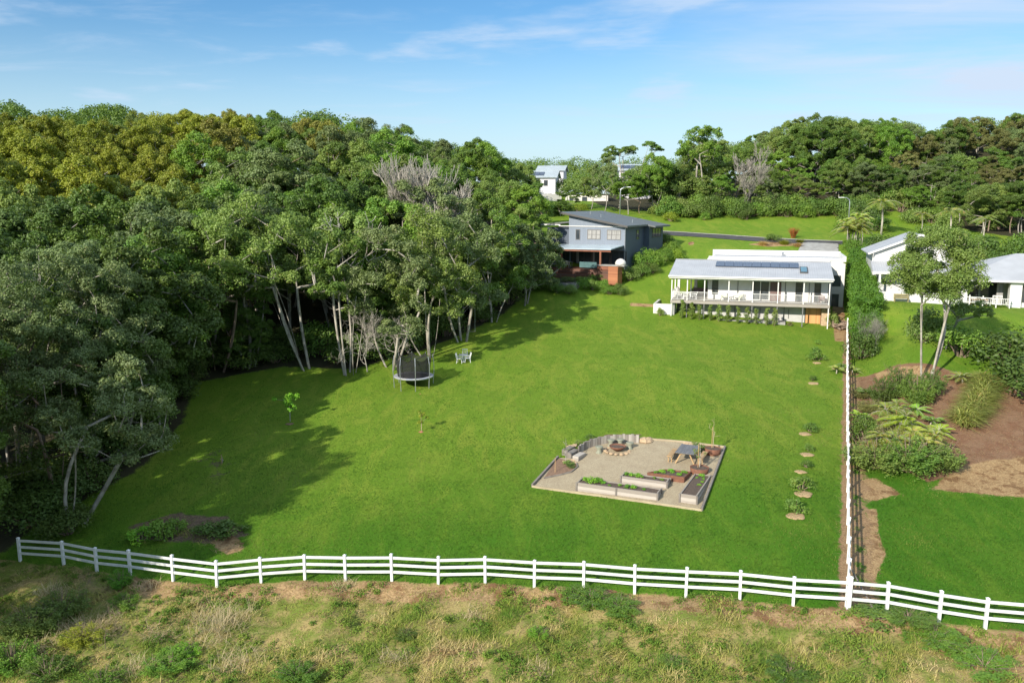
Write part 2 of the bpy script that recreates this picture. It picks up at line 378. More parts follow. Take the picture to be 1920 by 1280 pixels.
L['red'] = leafmat('red_leaves', (0.341, 0.090, 0.032), (0.213, 0.102, 0.032))
L['veg'] = leafmat('vegetable_leaves', (0.114, 0.307, 0.021), (0.185, 0.384, 0.032))
L['drygrass'] = leafmat('dry_stems', (0.596, 0.410, 0.179), (0.426, 0.269, 0.116), spread=.3)
# ------------------------------------------------------------------ ground (one sheet, zones as surface masks)
def seg_dist(P, A, B):
    d = B-A; t = np.clip(((P-A)@d)/max(d@d, 1e-9), 0, 1); return np.linalg.norm(P-(A+t[:, None]*d), axis=1)
def poly_mask(X, Y, poly, soft=.6):
    P = np.stack([X.ravel(), Y.ravel()], 1); poly = [np.array(p[:2], float) for p in poly]
    ins = np.zeros(len(P), bool); dist = np.full(len(P), 1e9)
    for a, b in zip(poly, poly[1:]+poly[:1]):
        c = ((a[1] > P[:, 1]) != (b[1] > P[:, 1]))
        xx = (b[0]-a[0])*(P[:, 1]-a[1])/((b[1]-a[1]) if abs(b[1]-a[1]) > 1e-9 else 1e-9)+a[0]
        ins ^= c & (P[:, 0] < xx); dist = np.minimum(dist, seg_dist(P, a, b))
    sd = np.where(ins, dist, -dist); return sm(-soft, soft, sd).reshape(X.shape)
def line_mask(X, Y, pts, w, soft):
    P = np.stack([X.ravel(), Y.ravel()], 1); d = np.full(len(P), 1e9)
    for a, b in zip(pts, pts[1:]): d = np.minimum(d, seg_dist(P, np.array(a[:2], float), np.array(b[:2], float)))
    return (1-sm(w-soft, w+soft, d)).reshape(X.shape)
def pxpoly(*p): return [at(*q)[:2] for q in p]
def axis(a, b, st, far):
    c = list(np.arange(a, b, st)); g = st; lo = [a]; hi = [b]
    while hi[-1] < far: g *= 1.18; hi.append(hi[-1]+g)
    g = st
    while lo[-1] > -far: g *= 1.18; lo.append(lo[-1]-g)
    return np.array(lo[1:][::-1]+c+hi)
AX = axis(-40, 62, .4, 1500); AY = axis(20, 128, .4, 1500)
GX, GY = np.meshgrid(AX, AY)
FENCE_PX = [(38, 1050), (120, 1060), (182, 1073), (245, 1082), (325, 1090), (407, 1098), (490, 1093), (572, 1090), (648, 1089), (735, 1091), (822, 1092), (910, 1095),
            (1002, 1100), (1094, 1105), (1190, 1106), (1286, 1115), (1387, 1122), (1487, 1133), (1590, 1145), (1662, 1153), (1760, 1165), (1847, 1176), (1940, 1188)]
FENCE = [at(*p) for p in FENCE_PX]
# treeline of the left forest: ground points along it, near to far
TREELINE = [(-33, 8), (-30.5, 26), (-30.5, 40), (-29.5, 50), (-26.5, 57), (-27, 66), (-29.5, 76), (-22, 79), (-15, 78), (-10, 82), (-5, 89), (-1, 96), (2.5, 104), (4, 113), (5, 128), (4, 150), (0, 175), (-10, 240)]
def tl_x(y): return np.interp(y, [p[1] for p in sorted(TREELINE, key=lambda q: q[1])], [p[0] for p in sorted(TREELINE, key=lambda q: q[1])])
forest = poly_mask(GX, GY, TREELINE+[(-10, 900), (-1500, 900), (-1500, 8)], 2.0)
forestR = poly_mask(GX, GY, [(22, 160), (45, 157), (62, 154), (72, 146), (76, 130), (95, 116), (150, 105), (1500, 100), (1500, 900), (12, 900), (16, 190), (18, 165)], 1.5)
forest = np.maximum(forest, forestR)
fp = [tuple(p[:2]) for p in FENCE]
pad = [(fp[0][0]-60, fp[0][1]+14)]+fp+[(fp[-1][0]+60, fp[-1][1]-6), (80, -60), (-80, -60)]
paddock = poly_mask(GX, GY, pad, .5)
strawy = poly_mask(GX, GY, pxpoly((1745, 918), (1790, 880), (1850, 862), (1960, 850), (1960, 935), (1830, 925)), .6)
for q in [((395, 1018), (440, 1003), (462, 1030), (425, 1040)), ((1625, 952), (1643, 950), (1650, 1010), (1662, 1040), (1640, 1090), (1622, 1090)),
          ((1600, 900), (1640, 895), (1690, 925), (1640, 940), (1605, 930)), ((1560, 540), (1580, 540), (1590, 640), (1565, 640)),
          ((1180, 568), (1235, 570), (1235, 576), (1182, 574)), ((1640, 700), (1680, 688), (1745, 690), (1740, 720), (1650, 722)), ((1400, 458), (1440, 454), (1490, 455), (1500, 460), (1440, 463)),
          ((1290, 455), (1300, 452), (1302, 458), (1293, 460))]:
    strawy = np.maximum(strawy, poly_mask(GX, GY, pxpoly(*q), .35))
mulch = poly_mask(GX, GY, pxpoly((1605, 705), (1680, 684), (1760, 688), (1800, 700), (1870, 715), (1960, 725), (1960, 870), (1840, 880), (1790, 890), (1740, 905), (1690, 880), (1640, 860), (1600, 860)), .7)
SF0, SF1 = at(1590, 1145), at(1588, 622)
sideM = line_mask(GX, GY, [SF0, SF1], .35, .45)
sideM = np.maximum(sideM, .62*line_mask(GX, GY, [(SF0.x+.9, SF0.y), at(1602, 700)], .6, .6))
bareM = poly_mask(GX, GY, pxpoly((240, 985), (330, 962), (420, 972), (470, 1000), (400, 1020), (260, 1010)), .8)
bareM = np.maximum(bareM, poly_mask(GX, GY, pxpoly((330, 850), (420, 830), (480, 880), (380, 930)), 2.5)*.45)
# dry cut strip along the paddock side of the fence
fo = [(p.x, p.y-.9) for p in FENCE[3:]]
dry = line_mask(GX, GY, fo, .8, .8)
dry = np.maximum(dry, poly_mask(GX, GY, pxpoly((1640, 1160), (1960, 1195), (1960, 1279), (1850, 1260), (1700, 1200)), 1.2))
GZ = hgt(GX, GY)
rough_ = np.clip(paddock+.6*bareM, 0, 1)*(np.abs(GX) < 62)*(GY < 128)
GZ = GZ+rough_*((fbm(GX/2.2, GY/2.2, 3)-.5)*.7+(fbm(GX/.9, GY/.9, 23)-.5)*.55) + np.clip(forest, 0, 1)*(fbm(GX/4, GY/4, 5)-.5)*.6 + mulch*(fbm(GX/1.5, GY/1.5, 8)-.45)*.25+(fbm(GX/6, GY/6, 9)-.5)*.12*(1-paddock)
nx, ny = len(AX), len(AY)
I = np.arange(nx*ny).reshape(ny, nx)
Q = np.stack([I[:-1, :-1], I[:-1, 1:], I[1:, 1:], I[1:, :-1]], -1).reshape(-1, 4)
gme = mesh_np('ground', np.stack([GX, GY, GZ], -1).reshape(-1, 3), Q, smooth=True)
for nm, a in (('forest', forest), ('paddock', paddock), ('straw', strawy), ('mulch', mulch), ('side', sideM), ('bare', bareM), ('dry', dry), ('lush', np.clip(sm(58, 42, GY)*.85+sm(fenceX(GY)-1, fenceX(GY)+2, GX)*.7*sm(80, 62, GY), 0, 1))): attr(gme, nm, a.ravel())
t = NT('ground_surface')
n1 = t.noise(.09, 4); n2 = t.noise(.9, 5, .65); n3 = t.noise(9, 4, .7); n4 = t.noise(34, 3, .7)
vst = t.noise(.35, 5, .6, t.co('Object', scale=(1.6, .5, 1)), 1.2)
lush = t.math('ADD', t.attr('lush'), t.math('MULTIPLY', t.math('SUBTRACT', n1, .5), .9), True)
dryl = t.mix(t.rng(vst, .42, .66), (.138, .228, .019), (.200, .262, .030)); lusl = t.mix(t.rng(vst, .42, .68), (.042, .140, .006), (.082, .175, .011))
lawn = t.mix(lush, dryl, lusl)
lawn = t.mix(t.math('MULTIPLY', t.rng(n2, .50, .76), .5), lawn, (.055, .130, .010))
lawn = t.mix(t.math('MULTIPLY', t.rng(n3, .35, .7), .45), lawn, (.045, .110, .010))
lawn = t.mix(t.math('MULTIPLY', t.rng(n4, .45, .75), .38), lawn, (.15, .215, .032))
pt_ = t.noise(2.3, 6, .7); lawn = t.mix(t.math('MULTIPLY', t.rng(pt_, .60, .72), .5), lawn, (.20, .20, .055))
padc = t.mix(t.rng(n2, .38, .6), (.32, .25, .10), (.15, .19, .035)); padc = t.mix(t.rng(n3, .5, .68), padc, (.12, .085, .04))
strawc = t.mix(t.rng(n3, .35, .65), (.42, .29, .145), (.27, .17, .085)); strawc = t.mix(t.rng(n2, .48, .62), strawc, (.19, .105, .05))
mulc = t.mix(t.rng(n2, .38, .62), (.25, .145, .08), (.20, .095, .048)); mulc = t.mix(t.rng(n4, .4, .65), mulc, (.15, .10, .07))
sidec = t.mix(t.rng(n3, .35, .65), (.34, .22, .12), (.20, .13, .07))
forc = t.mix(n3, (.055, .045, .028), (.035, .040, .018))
barec = t.mix(t.rng(n3, .4, .6), (.20, .14, .09), (.10, .075, .05))
def zone(col, nm, c, w=.5):
    a = t.attr(nm); e = t.math('ADD', a, t.math('MULTIPLY', t.math('SUBTRACT', t.math('ADD', t.math('MULTIPLY', n2, .6), t.math('MULTIPLY', n3, .4)), .5), w*2))
    return t.mix(t.rng(t.math('MULTIPLY', e, t.rng(a, 0, .12)), .42, .58), col, c)
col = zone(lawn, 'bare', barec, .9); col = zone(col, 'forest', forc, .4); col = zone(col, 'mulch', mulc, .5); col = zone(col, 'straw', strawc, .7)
col = zone(col, 'side', sidec, .95); col = zone(col, 'paddock', padc, .3); col = zone(col, 'dry', strawc, 1.0)
bb = t.math('ADD', t.math('MULTIPLY', n3, .6), t.math('MULTIPLY', n4, .5)); t.bump(bb, .55, .12)
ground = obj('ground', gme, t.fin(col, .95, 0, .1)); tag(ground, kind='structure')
# exact height of the built sheet, for setting things down on it
def gz(x, y):
    i = int(np.clip(np.searchsorted(AX, x)-1, 0, nx-2)); j = int(np.clip(np.searchsorted(AY, y)-1, 0, ny-2))
    u = (x-AX[i])/(AX[i+1]-AX[i]); v = (y-AY[j])/(AY[j+1]-AY[j])
    return float((GZ[j, i]*(1-u)+GZ[j, i+1]*u)*(1-v)+(GZ[j+1, i]*(1-u)+GZ[j+1, i+1]*u)*v)
def gzv(x, y):
    i = np.clip(np.searchsorted(AX, x)-1, 0, nx-2); j = np.clip(np.searchsorted(AY, y)-1, 0, ny-2)
    u = (x-AX[i])/(AX[i+1]-AX[i]); v = (y-AY[j])/(AY[j+1]-AY[j])
    return (GZ[j, i]*(1-u)+GZ[j, i+1]*u)*(1-v)+(GZ[j+1, i]*(1-u)+GZ[j+1, i+1]*u)*v
def samp(A, x, y):
    i = np.clip(np.searchsorted(AX, x), 0, nx-1); j = np.clip(np.searchsorted(AY, y), 0, ny-1); return A[j, i]
def G(x, y, dz=0.): return Vector((x, y, gz(x, y)+dz))
def P(px, py, dz=0.): v = at(px, py); return G(v.x, v.y, dz)
# ------------------------------------------------------------------ leaves and blades
def leaf_quads(c, n, ln, wd, rng):
    N = len(c); r = rng.normal(size=(N, 3)); t_ = np.cross(n, r); t_ /= np.linalg.norm(t_, axis=1)[:, None]+1e-9; b = np.cross(n, t_)
    ln = (ln*(.7+.6*rng.random(N)))[:, None]/2; wd = (wd*(.7+.6*rng.random(N)))[:, None]/2
    v = np.stack([c-t_*ln, c+b*wd-t_*ln*.1, c+t_*ln, c-b*wd-t_*ln*.1], 1).reshape(-1, 3)
    return v, np.arange(4*N).reshape(-1, 4)
def unit(rng, N):
    d = rng.normal(size=(N, 3)); return d/np.linalg.norm(d, axis=1)[:, None]
def clump_leaves(cs, rs, per, ln, wd, rng, squash=.75, up=.35, shell=(.4, 1.18), nrm=.75):
    """leaves over the shells of many small clumps"""
    cs = np.asarray(cs); rs = np.asarray(rs); N = len(cs)*per
    d = unit(rng, N); d[:, 2] += up; d /= np.linalg.norm(d, axis=1)[:, None]
    C = np.repeat(cs, per, 0); R = np.repeat(rs, per)
    rr = (shell[0]+(shell[1]-shell[0])*rng.random(N)**.75)
    pos = C+d*(R*rr)[:, None]*np.array([1, 1, squash])
    nn = d*nrm+unit(rng, N)*.62+np.array([0, 0, .25]); nn /= np.linalg.norm(nn, axis=1)[:, None]
    v, q = leaf_quads(pos, nn, np.full(N, ln), np.full(N, wd), rng)
    cr = np.repeat(np.repeat(rng.random(len(cs)), per), 4)*.5+np.repeat(rng.random(N), 4)*.5
    return v, q, cr
def skeleton(rng, trunk_lines, targets, r0, tip=.025, kink=.25, n=5, mb=None, twist=.5):
    """trunk polylines plus a limb to every target, joined at the nearest node below it; radii from what each node carries"""
    nodes = []; par = []; cnt = []
    for line in trunk_lines:
        k0 = -1
        for p in line: nodes.append(np.array(p, float)); par.append(k0); k0 = len(nodes)-1
    ntr = len(nodes)
    base = nodes[0]; order = sorted(range(len(targets)), key=lambda i: np.linalg.norm(targets[i]-base))
    ends = []
    for i in order:
        T = targets[i]; A = np.array(nodes); d = T-A; dist = np.linalg.norm(d, axis=1)
        cost = dist+np.maximum(0, A[:, 2]-T[2]+.25*dist)*1.5
        cost[0] += 3
        j = int(np.argmin(cost)); a = A[j]; L_ = dist[j]
        m = max(1, int(L_/1.3)); k0 = j
        sag = rng.normal(size=3)*kink*L_*.35; sag[2] = -abs(sag[2])*twist
        for s_ in range(1, m+1):
            f = s_/m; p = a+(T-a)*f+sag*math.sin(math.pi*f)+rng.normal(size=3)*.15*(f < 1)
            nodes.append(p); par.append(k0); k0 = len(nodes)-1
        ends.append(k0)
    w = np.zeros(len(nodes))
    for e in ends:
        k = e
        while k >= 0: w[k] += 1; k = par[k]
    tot = max(1, w.max()); rad = np.maximum(tip, r0*(np.maximum(w, .4)/tot)**.58)
    kids = {}
    for k, p in enumerate(par): kids.setdefault(p, []).append(k)
    mb = mb or MB(); done = set()
    def chain(k, frm):
        pts = ([nodes[frm]] if frm >= 0 else [])+[nodes[k]]; rr = ([min(rad[frm], rad[k]*1.25)] if frm >= 0 else [])+[rad[k]]
        while True:
            ch = kids.get(k, [])
            if not ch: break
            ch = sorted(ch, key=lambda c: -w[c])
            for c in ch[1:]: stack.append((c, k))
            k = ch[0]; pts.append(nodes[k]); rr.append(rad[k])
        if len(pts) > 1: mb.tube(pts, rr, n if max(rr) > .06 else 4, cap=False)
    stack = [(k, -1) for k in kids[-1]]
    while stack: c, f = stack.pop(); chain(c, f)
    return mb
def stem_line(rng, x, y, h, dx, dy, bend=.4, m=7, z0=-.6):
    out = []; b = rng.normal(size=2)*bend
    for i in range(m):
        f = i/(m-1); out.append((x+dx*f+b[0]*math.sin(math.pi*f), y+dy*f+b[1]*math.sin(math.pi*f), z0+(h-z0)*f))
    return out
def tree_meshes(name, seed, H, R, clear, stems=1, lobes=11, sub=7, per=120, ln=.3, wd=.17, lobe=.40, flat=.8, lean=(0, 0), r0=.2, spread=.35, squash=.72, up=.35, inner=.55, tip=.03, zlow=-.25, gap=0.):
    rng = np.random.default_rng(seed); cz = clear+(H-clear)*.42; rz = (H-clear)*.58*flat/.8
    cen = np.array([lean[0], lean[1], cz]); T = []; TR = []; k = 0
    i = 0
    while k < lobes and i < 1000:
        i += 1
        d = unit(rng, 1)[0]
        if d[2] < zlow: continue
        c = cen+d*np.array([R, R, rz])*(inner+.2*rng.random()); 
        if any(np.linalg.norm((c-q)/np.array([1, 1, .8])) < lobe*R*.9 for q in T) and i < 700: continue
        T.append(c); TR.append(lobe*R*(.75+.5*rng.random())); k += 1
    cs = []; rs = []
    for c, r in zip(T, TR):
        for j in range(sub):
            d = unit(rng, 1)[0]; d[2] = abs(d[2])*1.1-.35; cs.append(c+d*r*np.array([.8, .8, .75])); rs.append(r*(.30+.22*rng.random()))
    if gap:
        keep = rng.random(len(cs)) > gap; cs = [c for c, k_ in zip(cs, keep) if k_]; rs = [c for c, k_ in zip(rs, keep) if k_]
    v, q, cr = clump_leaves(cs, rs, per, ln, wd, rng, squash, up)
    crown = mesh_np(name+'_crown', v, q); attr(crown, 'rnd', cr)
    lines = []
    for s_ in range(stems):
        a = 2*math.pi*s_/max(1, stems)+rng.random(); rr = spread*R*(.3+.7*rng.random()) if stems > 1 else .3
        b0 = .15*stems*.6 if stems > 1 else 0
        lines.append(stem_line(rng, math.cos(a)*b0, math.sin(a)*b0, clear+(H-clear)*(.15+.35*rng.random()), lean[0]*.7+math.cos(a)*rr, lean[1]*.7+math.sin(a)*rr, .35))
    mb = skeleton(rng, lines, [np.array(c)-np.array([0, 0, .1]) for c in cs], r0, tip)
    trunk = mb.mesh(name+'_trunk', True)
    return trunk, crown
def plant_tree(name, loc, tm, bk, lf, label, cat='tree', group=None, rz=0., sc=(1, 1, 1), cname='crown', tname='trunk'):
    e = empty(name, loc, rz, label, cat, group); e.scale = sc
    a = bpy.data.objects.new(tname, tm[0]); b = bpy.data.objects.new(cname, tm[1])
    for o, m_ in ((a, bk), (b, lf)):
        COL.objects.link(o); o.parent = e
        if not o.data.materials: o.data.materials.append(m_)
        if o.data.materials[0] is not m_: o.material_slots[0].link = 'OBJECT'; o.material_slots[0].material = m_
    return e
def bare_mesh(name, seed, H, base_r=.16, spread=.55, depth=5, kids=3, curl=.25, up=.25, first=.3, stems=1, ratio=.72, lean=(0, 0), tips=.012):
    rng = np.random.default_rng(seed); mb = MB()
    def go(p, d, L_, r, k):
        m = 4; pts = [p]; rr = [r]
        for i in range(m):
            d = d+rng.normal(size=3)*curl*.35+np.array([0, 0, up*.25]); d /= np.linalg.norm(d)
            p = p+d*L_/m; pts.append(p); rr.append(max(tips, r*(1-.4*(i+1)/m)))
        mb.tube(pts, rr, 6 if r > .06 else (4 if r > .03 else 3), cap=False)
        if k <= 0: return
        n = kids+(rng.random() < .4)
        for j in range(n):
            q = pts[-1] if j < 2 else pts[rng.integers(2, m)]
            nd = d+unit(rng, 1)[0]*spread*1.3; nd /= np.linalg.norm(nd)
            go(np.array(q), nd, L_*ratio*(.75+.5*rng.random()), max(tips, rr[-1]*.78), k-1)
    for s_ in range(stems):
        a = 6.283*s_/stems+rng.random(); d = np.array([math.cos(a)*.3*(stems > 1)+lean[0], math.sin(a)*.3*(stems > 1)+lean[1], 1.]); d /= np.linalg.norm(d)
        go(np.array([math.cos(a)*.1, math.sin(a)*.1, -.4]), d, H*first, base_r, depth)
    return mb.mesh(name, True)
def blades_np(base, L_, wd, lean, rng, droop=.5, seg=3):
    """arching blades: base N,3; returns verts, quads"""
    N = len(base); a = rng.random(N)*2*math.pi; dr = np.stack([np.cos(a), np.sin(a), np.zeros(N)], 1)
    sd = np.stack([-np.sin(a), np.cos(a), np.zeros(N)], 1); L_ = np.broadcast_to(L_, (N,)); lean = np.broadcast_to(lean, (N,)); rows = []
    for i in range(seg+1):
        f = i/seg; out = L_*(np.sin(lean)*f+droop*f*f*.6); z = L_*(np.cos(lean)*f-droop*f*f*.55)
        w = wd*(1-f*.92)/2*np.ones(N)
        c = base+dr*out[:, None]; c = c+np.array([0, 0, 1])*z[:, None]
        rows += [c-sd*w[:, None], c+sd*w[:, None]]
    V = np.stack(rows, 1); K = 2*(seg+1); b = (np.arange(N)*K)[:, None]
    q = np.concatenate([b+np.array([[2*i, 2*i+1, 2*i+3, 2*i+2]]) for i in range(seg)], 0)
    return V.reshape(-1, 3), q, K
def blade_mesh(name, base, L_, wd, lean, rng, droop=.5, seg=3, rnd=None):
    v, q, K = blades_np(base, L_, wd, lean, rng, droop, seg); me = mesh_np(name, v, q)
    attr(me, 'rnd', np.repeat(rng.random(len(base)) if rnd is None else rnd, K)); return me
def frond_mesh(name, seed, H, fronds, L_, leaf=.55, droop=.55, pairs=16, trunk_r=.09, stems=1, lift=1.0, wd=.05):
    """palm or fern: arching midribs carrying narrow leaflets; returns (trunk, fronds)"""
    rng = np.random.default_rng(seed); vs = []; qs = []; rn = []; tb = MB(); n = 0
    for s_ in range(stems):
        a0 = rng.random()*6.28; off = np.array([math.cos(a0), math.sin(a0), 0])*(0 if stems == 1 else .25+.3*rng.random()); h = H*(1 if stems == 1 else .6+.5*rng.random())
        top = off*(1+.8*(stems > 1))+np.array([rng.normal()*.15, rng.normal()*.15, h])
        tb.tube([off-np.array([0, 0, .3]), (off+top)/2+rng.normal(size=3)*.06, top], [trunk_r*1.25, trunk_r, trunk_r*.8], 7)
        for k in range(fronds):
            a = 6.283*k/fronds+rng.random()*.5; el = lift*(.25+.95*rng.random()); Lk = L_*(.75+.4*rng.random()); dr = np.array([math.cos(a), math.sin(a), 0]); sd = np.array([-math.sin(a), math.cos(a), 0])
            pts = []
            for i in range(9):
                f = i/8; pts.append(top+dr*Lk*(math.cos(el)*f+.1*f*f)+np.array([0, 0, Lk*(math.sin(el)*f-droop*f*f)]))
            pts = np.array(pts); tb.tube(pts, [.03, .03, .025, .02, .02, .015, .015, .01, .008], 3, cap=False)
            for i in range(pairs):
                f = .12+.86*i/(pairs-1); x = f*8; j = min(7, int(x)); c = pts[j]+(pts[j+1]-pts[j])*(x-j); tan = pts[j+1]-pts[j]; tan /= np.linalg.norm(tan)
                ll = leaf*math.sin(math.pi*(.15+.8*f))*(.85+.3*rng.random())
                for sg in (-1, 1):
                    d = sd*sg+tan*.75; d /= np.linalg.norm(d); e = c+d*ll+np.array([0, 0, -.35*ll]); w = tan*wd
                    vs += [c-w, c+w, (c+e)/2+w*1.1+np.array([0, 0, .04]), e, (c+e)/2-w*1.1+np.array([0, 0, .04])]
                    qs += [(n, n+1, n+2, n+4)]; qs += [(n+4, n+2, n+3, n+3)]; n += 5; rn += [rng.random()]*5
    q4 = [q for q in qs if q[2] != q[3]]; t3 = [q[:3] for q in qs if q[2] == q[3]]
    me = mesh_np(name, np.array(vs), q4, t3); attr(me, 'rnd', rn); return tb.mesh(name+'_trunk', True), me
def bush_mesh(name, seed, R, H, n=14, per=120, ln=.16, wd=.1, rr=.42, up=.3, squash=.8):
    rng = np.random.default_rng(seed); cs = []; rs = []
    for i in range(n):
        d = unit(rng, 1)[0]; d[2] = abs(d[2]); cs.append(np.array([d[0]*R*.68, d[1]*R*.68, H*.18+d[2]*H*.55])); rs.append(min(R, H)*rr*(.7+.6*rng.random()))
    v, q, cr = clump_leaves(cs, rs, per, ln, wd, rng, squash, up); me = mesh_np(name, v, q); attr(me, 'rnd', cr)
    mb = MB()
    for c in cs: mb.tube([(c[0]*.1, c[1]*.1, -.2), (c[0]*.5, c[1]*.5, c[2]*.45), tuple(c)], [.05, .03, .015], 4, cap=False)
    return mb.mesh(name+'_stems', True), me
# ------------------------------------------------------------------ white fences
def rail_fence(name, pts, label, hgt_=1.42, raker=False, posts_extra=()):
    e = empty(name, pts[0], 0, label, 'fence'); o = pts[0]
    pm = MB().box(-.065, .065, -.065, .065, -.5, hgt_).add([(-.085, -.085, hgt_), (.085, -.085, hgt_), (.085, .085, hgt_), (-.085, .085, hgt_), (0, 0, hgt_+.06)], [(0, 3, 2, 1), (0, 1, 4), (1, 2, 4), (2, 3, 4), (3, 0, 4)]).mesh('post')
    tops = []
    for i, p in enumerate(pts):
        d = (pts[min(i+1, len(pts)-1)]-pts[max(i-1, 0)]); q = obj('post', pm, M['fence'], e); q.location = p-o; q.rotation_euler = (0, 0, math.atan2(d.y, d.x))
        q.rotation_euler.x = math.sin(i*7.3)*.012; q.rotation_euler.y = math.sin(i*3.9)*.012; q.scale = (1, 1, 1+.03*math.sin(i*5.1))
        if i in posts_extra: q.scale = (1.45, 1.45, 1.08)
    for i in range(len(pts)-1):
        a = pts[i]-o; b = pts[i+1]-o; d = (b-a); d.z = 0; d.normalize()
        for k, h in enumerate((.50, .88, 1.26)):
            m = MB().bar(a+d*.066+Vector((0, 0, h)), b-d*.066+Vector((0, 0, h)), .045, .135); m.build('rail', M['fence'], e)
    return e
FP = [G(p.x, p.y) for p in FENCE]
rail_fence('rail_fence', FP, 'long white three rail fence crossing the whole slope in front of the lawn', posts_extra=(18,))
nS = 25
FS = [G(SF0.x+(SF1.x-SF0.x)*i/nS, SF0.y+(SF1.y-SF0.y)*i/nS) for i in range(nS+1)]
d0 = (SF1-SF0).normalized(); FS[0] = G(SF0.x+d0.x*.12, SF0.y+d0.y*.35)
rail_fence('rail_fence', FS, 'white three rail fence running up the slope between the two properties')
m = MB().bar(P(1594, 1100)+Vector((0, 0, .9)), P(1640, 1148), .05, .05)
w = m.build('fence_brace', M['sleeper_dark']); tag(w, 'thin timber prop leaning against the tall corner post of the white fence', 'brace')
# wire stock fence posts beyond, in the grass
# ------------------------------------------------------------------ road and driveway
def drape(name, poly, mat, dz=.04, st=.5, kind='structure'):
    pl = [np.array(p[:2], float) for p in poly]; xs = [p[0] for p in pl]; ys = [p[1] for p in pl]
    gx, gy = np.meshgrid(np.arange(min(xs)-st, max(xs)+st, st), np.arange(min(ys)-st, max(ys)+st, st))
    P_ = np.stack([gx.ravel(), gy.ravel()], 1); ins = np.zeros(len(P_), bool); near = np.full(len(P_), 1e9); snap = P_.copy()
    for a, b in zip(pl, pl[1:]+pl[:1]):
        c = ((a[1] > P_[:, 1]) != (b[1] > P_[:, 1])); ins ^= c & (P_[:, 0] < (b[0]-a[0])*(P_[:, 1]-a[1])/((b[1]-a[1]) if abs(b[1]-a[1]) > 1e-9 else 1e-9)+a[0])
        d = b-a; t_ = np.clip(((P_-a)@d)/(d@d), 0, 1); q = a+t_[:, None]*d; dd = np.linalg.norm(P_-q, axis=1); k = dd < near; near[k] = dd[k]; snap[k] = q[k]
    use = ins | (near < st*.75); P2 = np.where((ins & (near > st*.35))[:, None], P_, snap)
    z = gzv(P2[:, 0], P2[:, 1])+dz; I_ = np.arange(len(P_)).reshape(gx.shape)
    Q_ = np.stack([I_[:-1, :-1], I_[:-1, 1:], I_[1:, 1:], I_[1:, :-1]], -1).reshape(-1, 4); Q_ = Q_[use[Q_].all(1)]
    u, inv = np.unique(Q_, return_inverse=True)
    me = mesh_np(name, np.stack([P2[:, 0], P2[:, 1], z], 1)[u], inv.reshape(-1, 4), smooth=True); o = obj(name, me, mat)
    if kind: o['kind'] = kind
    return o
rl = [(1180, 431), (1240, 434), (1300, 437), (1360, 441), (1430, 446), (1500, 450), (1580, 453)]
rn_ = [(1580, 459), (1500, 457), (1420, 453), (1350, 448), (1300, 444), (1240, 441), (1180, 438)]
drape('road', pxpoly(*rl)+pxpoly(*rn_), M['asphalt'], .06)
kb = MB(); kp = [at(*p_) for p_ in rl]
for a, b in zip(kp, kp[1:]):
    n_ = 6
    for i in range(n_):
        p = a.lerp(b, i/n_); q = a.lerp(b, (i+1)/n_); kb.bar(G(p.x, p.y, .02), G(q.x, q.y, .02), .15, .2)
tag(kb.build('kerb', M['concrete']), kind='structure')
drape('driveway', pxpoly((1505, 455), (1572, 458), (1572, 474), (1495, 474)), M['concrete'], .09)
# ------------------------------------------------------------------ the white verandah house
A1 = math.radians(-17.1)
H = empty('house', (18.39, 95.41, 5.5), A1, 'white weatherboard house on a raised verandah with solar panels at the top of the lawn', 'house')
def HW(s, t_, z=0.):   # house frame to world
    c, s_ = math.cos(A1), math.sin(A1); return Vector((18.39+s*c-t_*s_, 95.41+s*s_+t_*c, 5.5+z))
SP = [0, 1.75, 3.68, 6.35, 8.95, 11.65, 14.35, 17.0]
EA, DK, RG = 4.5, 1.9, 6.0
boxes('wall', M['white'], H, (3.9, 17.0, 2.3, 9.0, DK, EA+.1))
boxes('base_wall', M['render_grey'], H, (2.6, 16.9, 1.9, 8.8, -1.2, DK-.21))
boxes('end_wall', M['render'], H, (.05, .3, .4, 2.3, -.6, DK-.2), (2.0, 2.35, 6.2, 6.6, DK, EA), (0., .28, 6.2, 6.6, DK, EA))
boxes('deck', M['deck'], H, (-.1, 17.1, -.05, 2.28, DK-.2, DK), (-.1, 3.88, 2.28, 7, DK-.2, DK))
boxes('deck_beam', M['deck_edge'], H, (-.12, 17.12, -.12, -.055, DK-.34, DK+.0))
gbl = MB().prism([(0, 0), (1, 0), (1, 1)], 0, .001)
roof = MB(); rr_ = -.35
roof.slab([(-.35, -.45, EA+.28), (17.35, -.45, EA+.28), (17.35, 6.9, RG+.12), (-.35, 6.9, RG+.12)], .1)
roof.slab([(-.35, 6.9, RG+.12), (17.35, 6.9, RG+.12), (17.35, 11.2, RG-.55), (-.35, 11.2, RG-.55)], .1)
rf = roof.build('roof', M['roof_pale'], H)
boxes('ridge_cap', M['roof_pale_y'], rf, (-.36, 17.36, 6.75, 7.05, RG+.125, RG+.16))
gt = MB(); gt.box(-.38, 17.38, -.6, -.46, EA+.12, EA+.27); gt.build('gutter', M['white'], rf)
boxes('fascia', M['white'], H, (-.3, 17.3, -.44, -.38, EA-.05, EA+.17))
fb = MB()
for x in (-.33, 17.3): fb.bar((x, -.4, EA+.12), (x, 6.85, RG-.04), .05, .2)
fb.build('barge_board', M['white'], H)
boxes('beam', M['white'], H, (0, 17.05, -.05, .08, EA-.2, EA-.055))
boxes('soffit', M['white'], H, (-.2, 17.2, -.36, 2.28, EA+.11, EA+.15), (-.2, 3.88, 2.3, 6.7, EA+.3, EA+.34))
gm = MB()
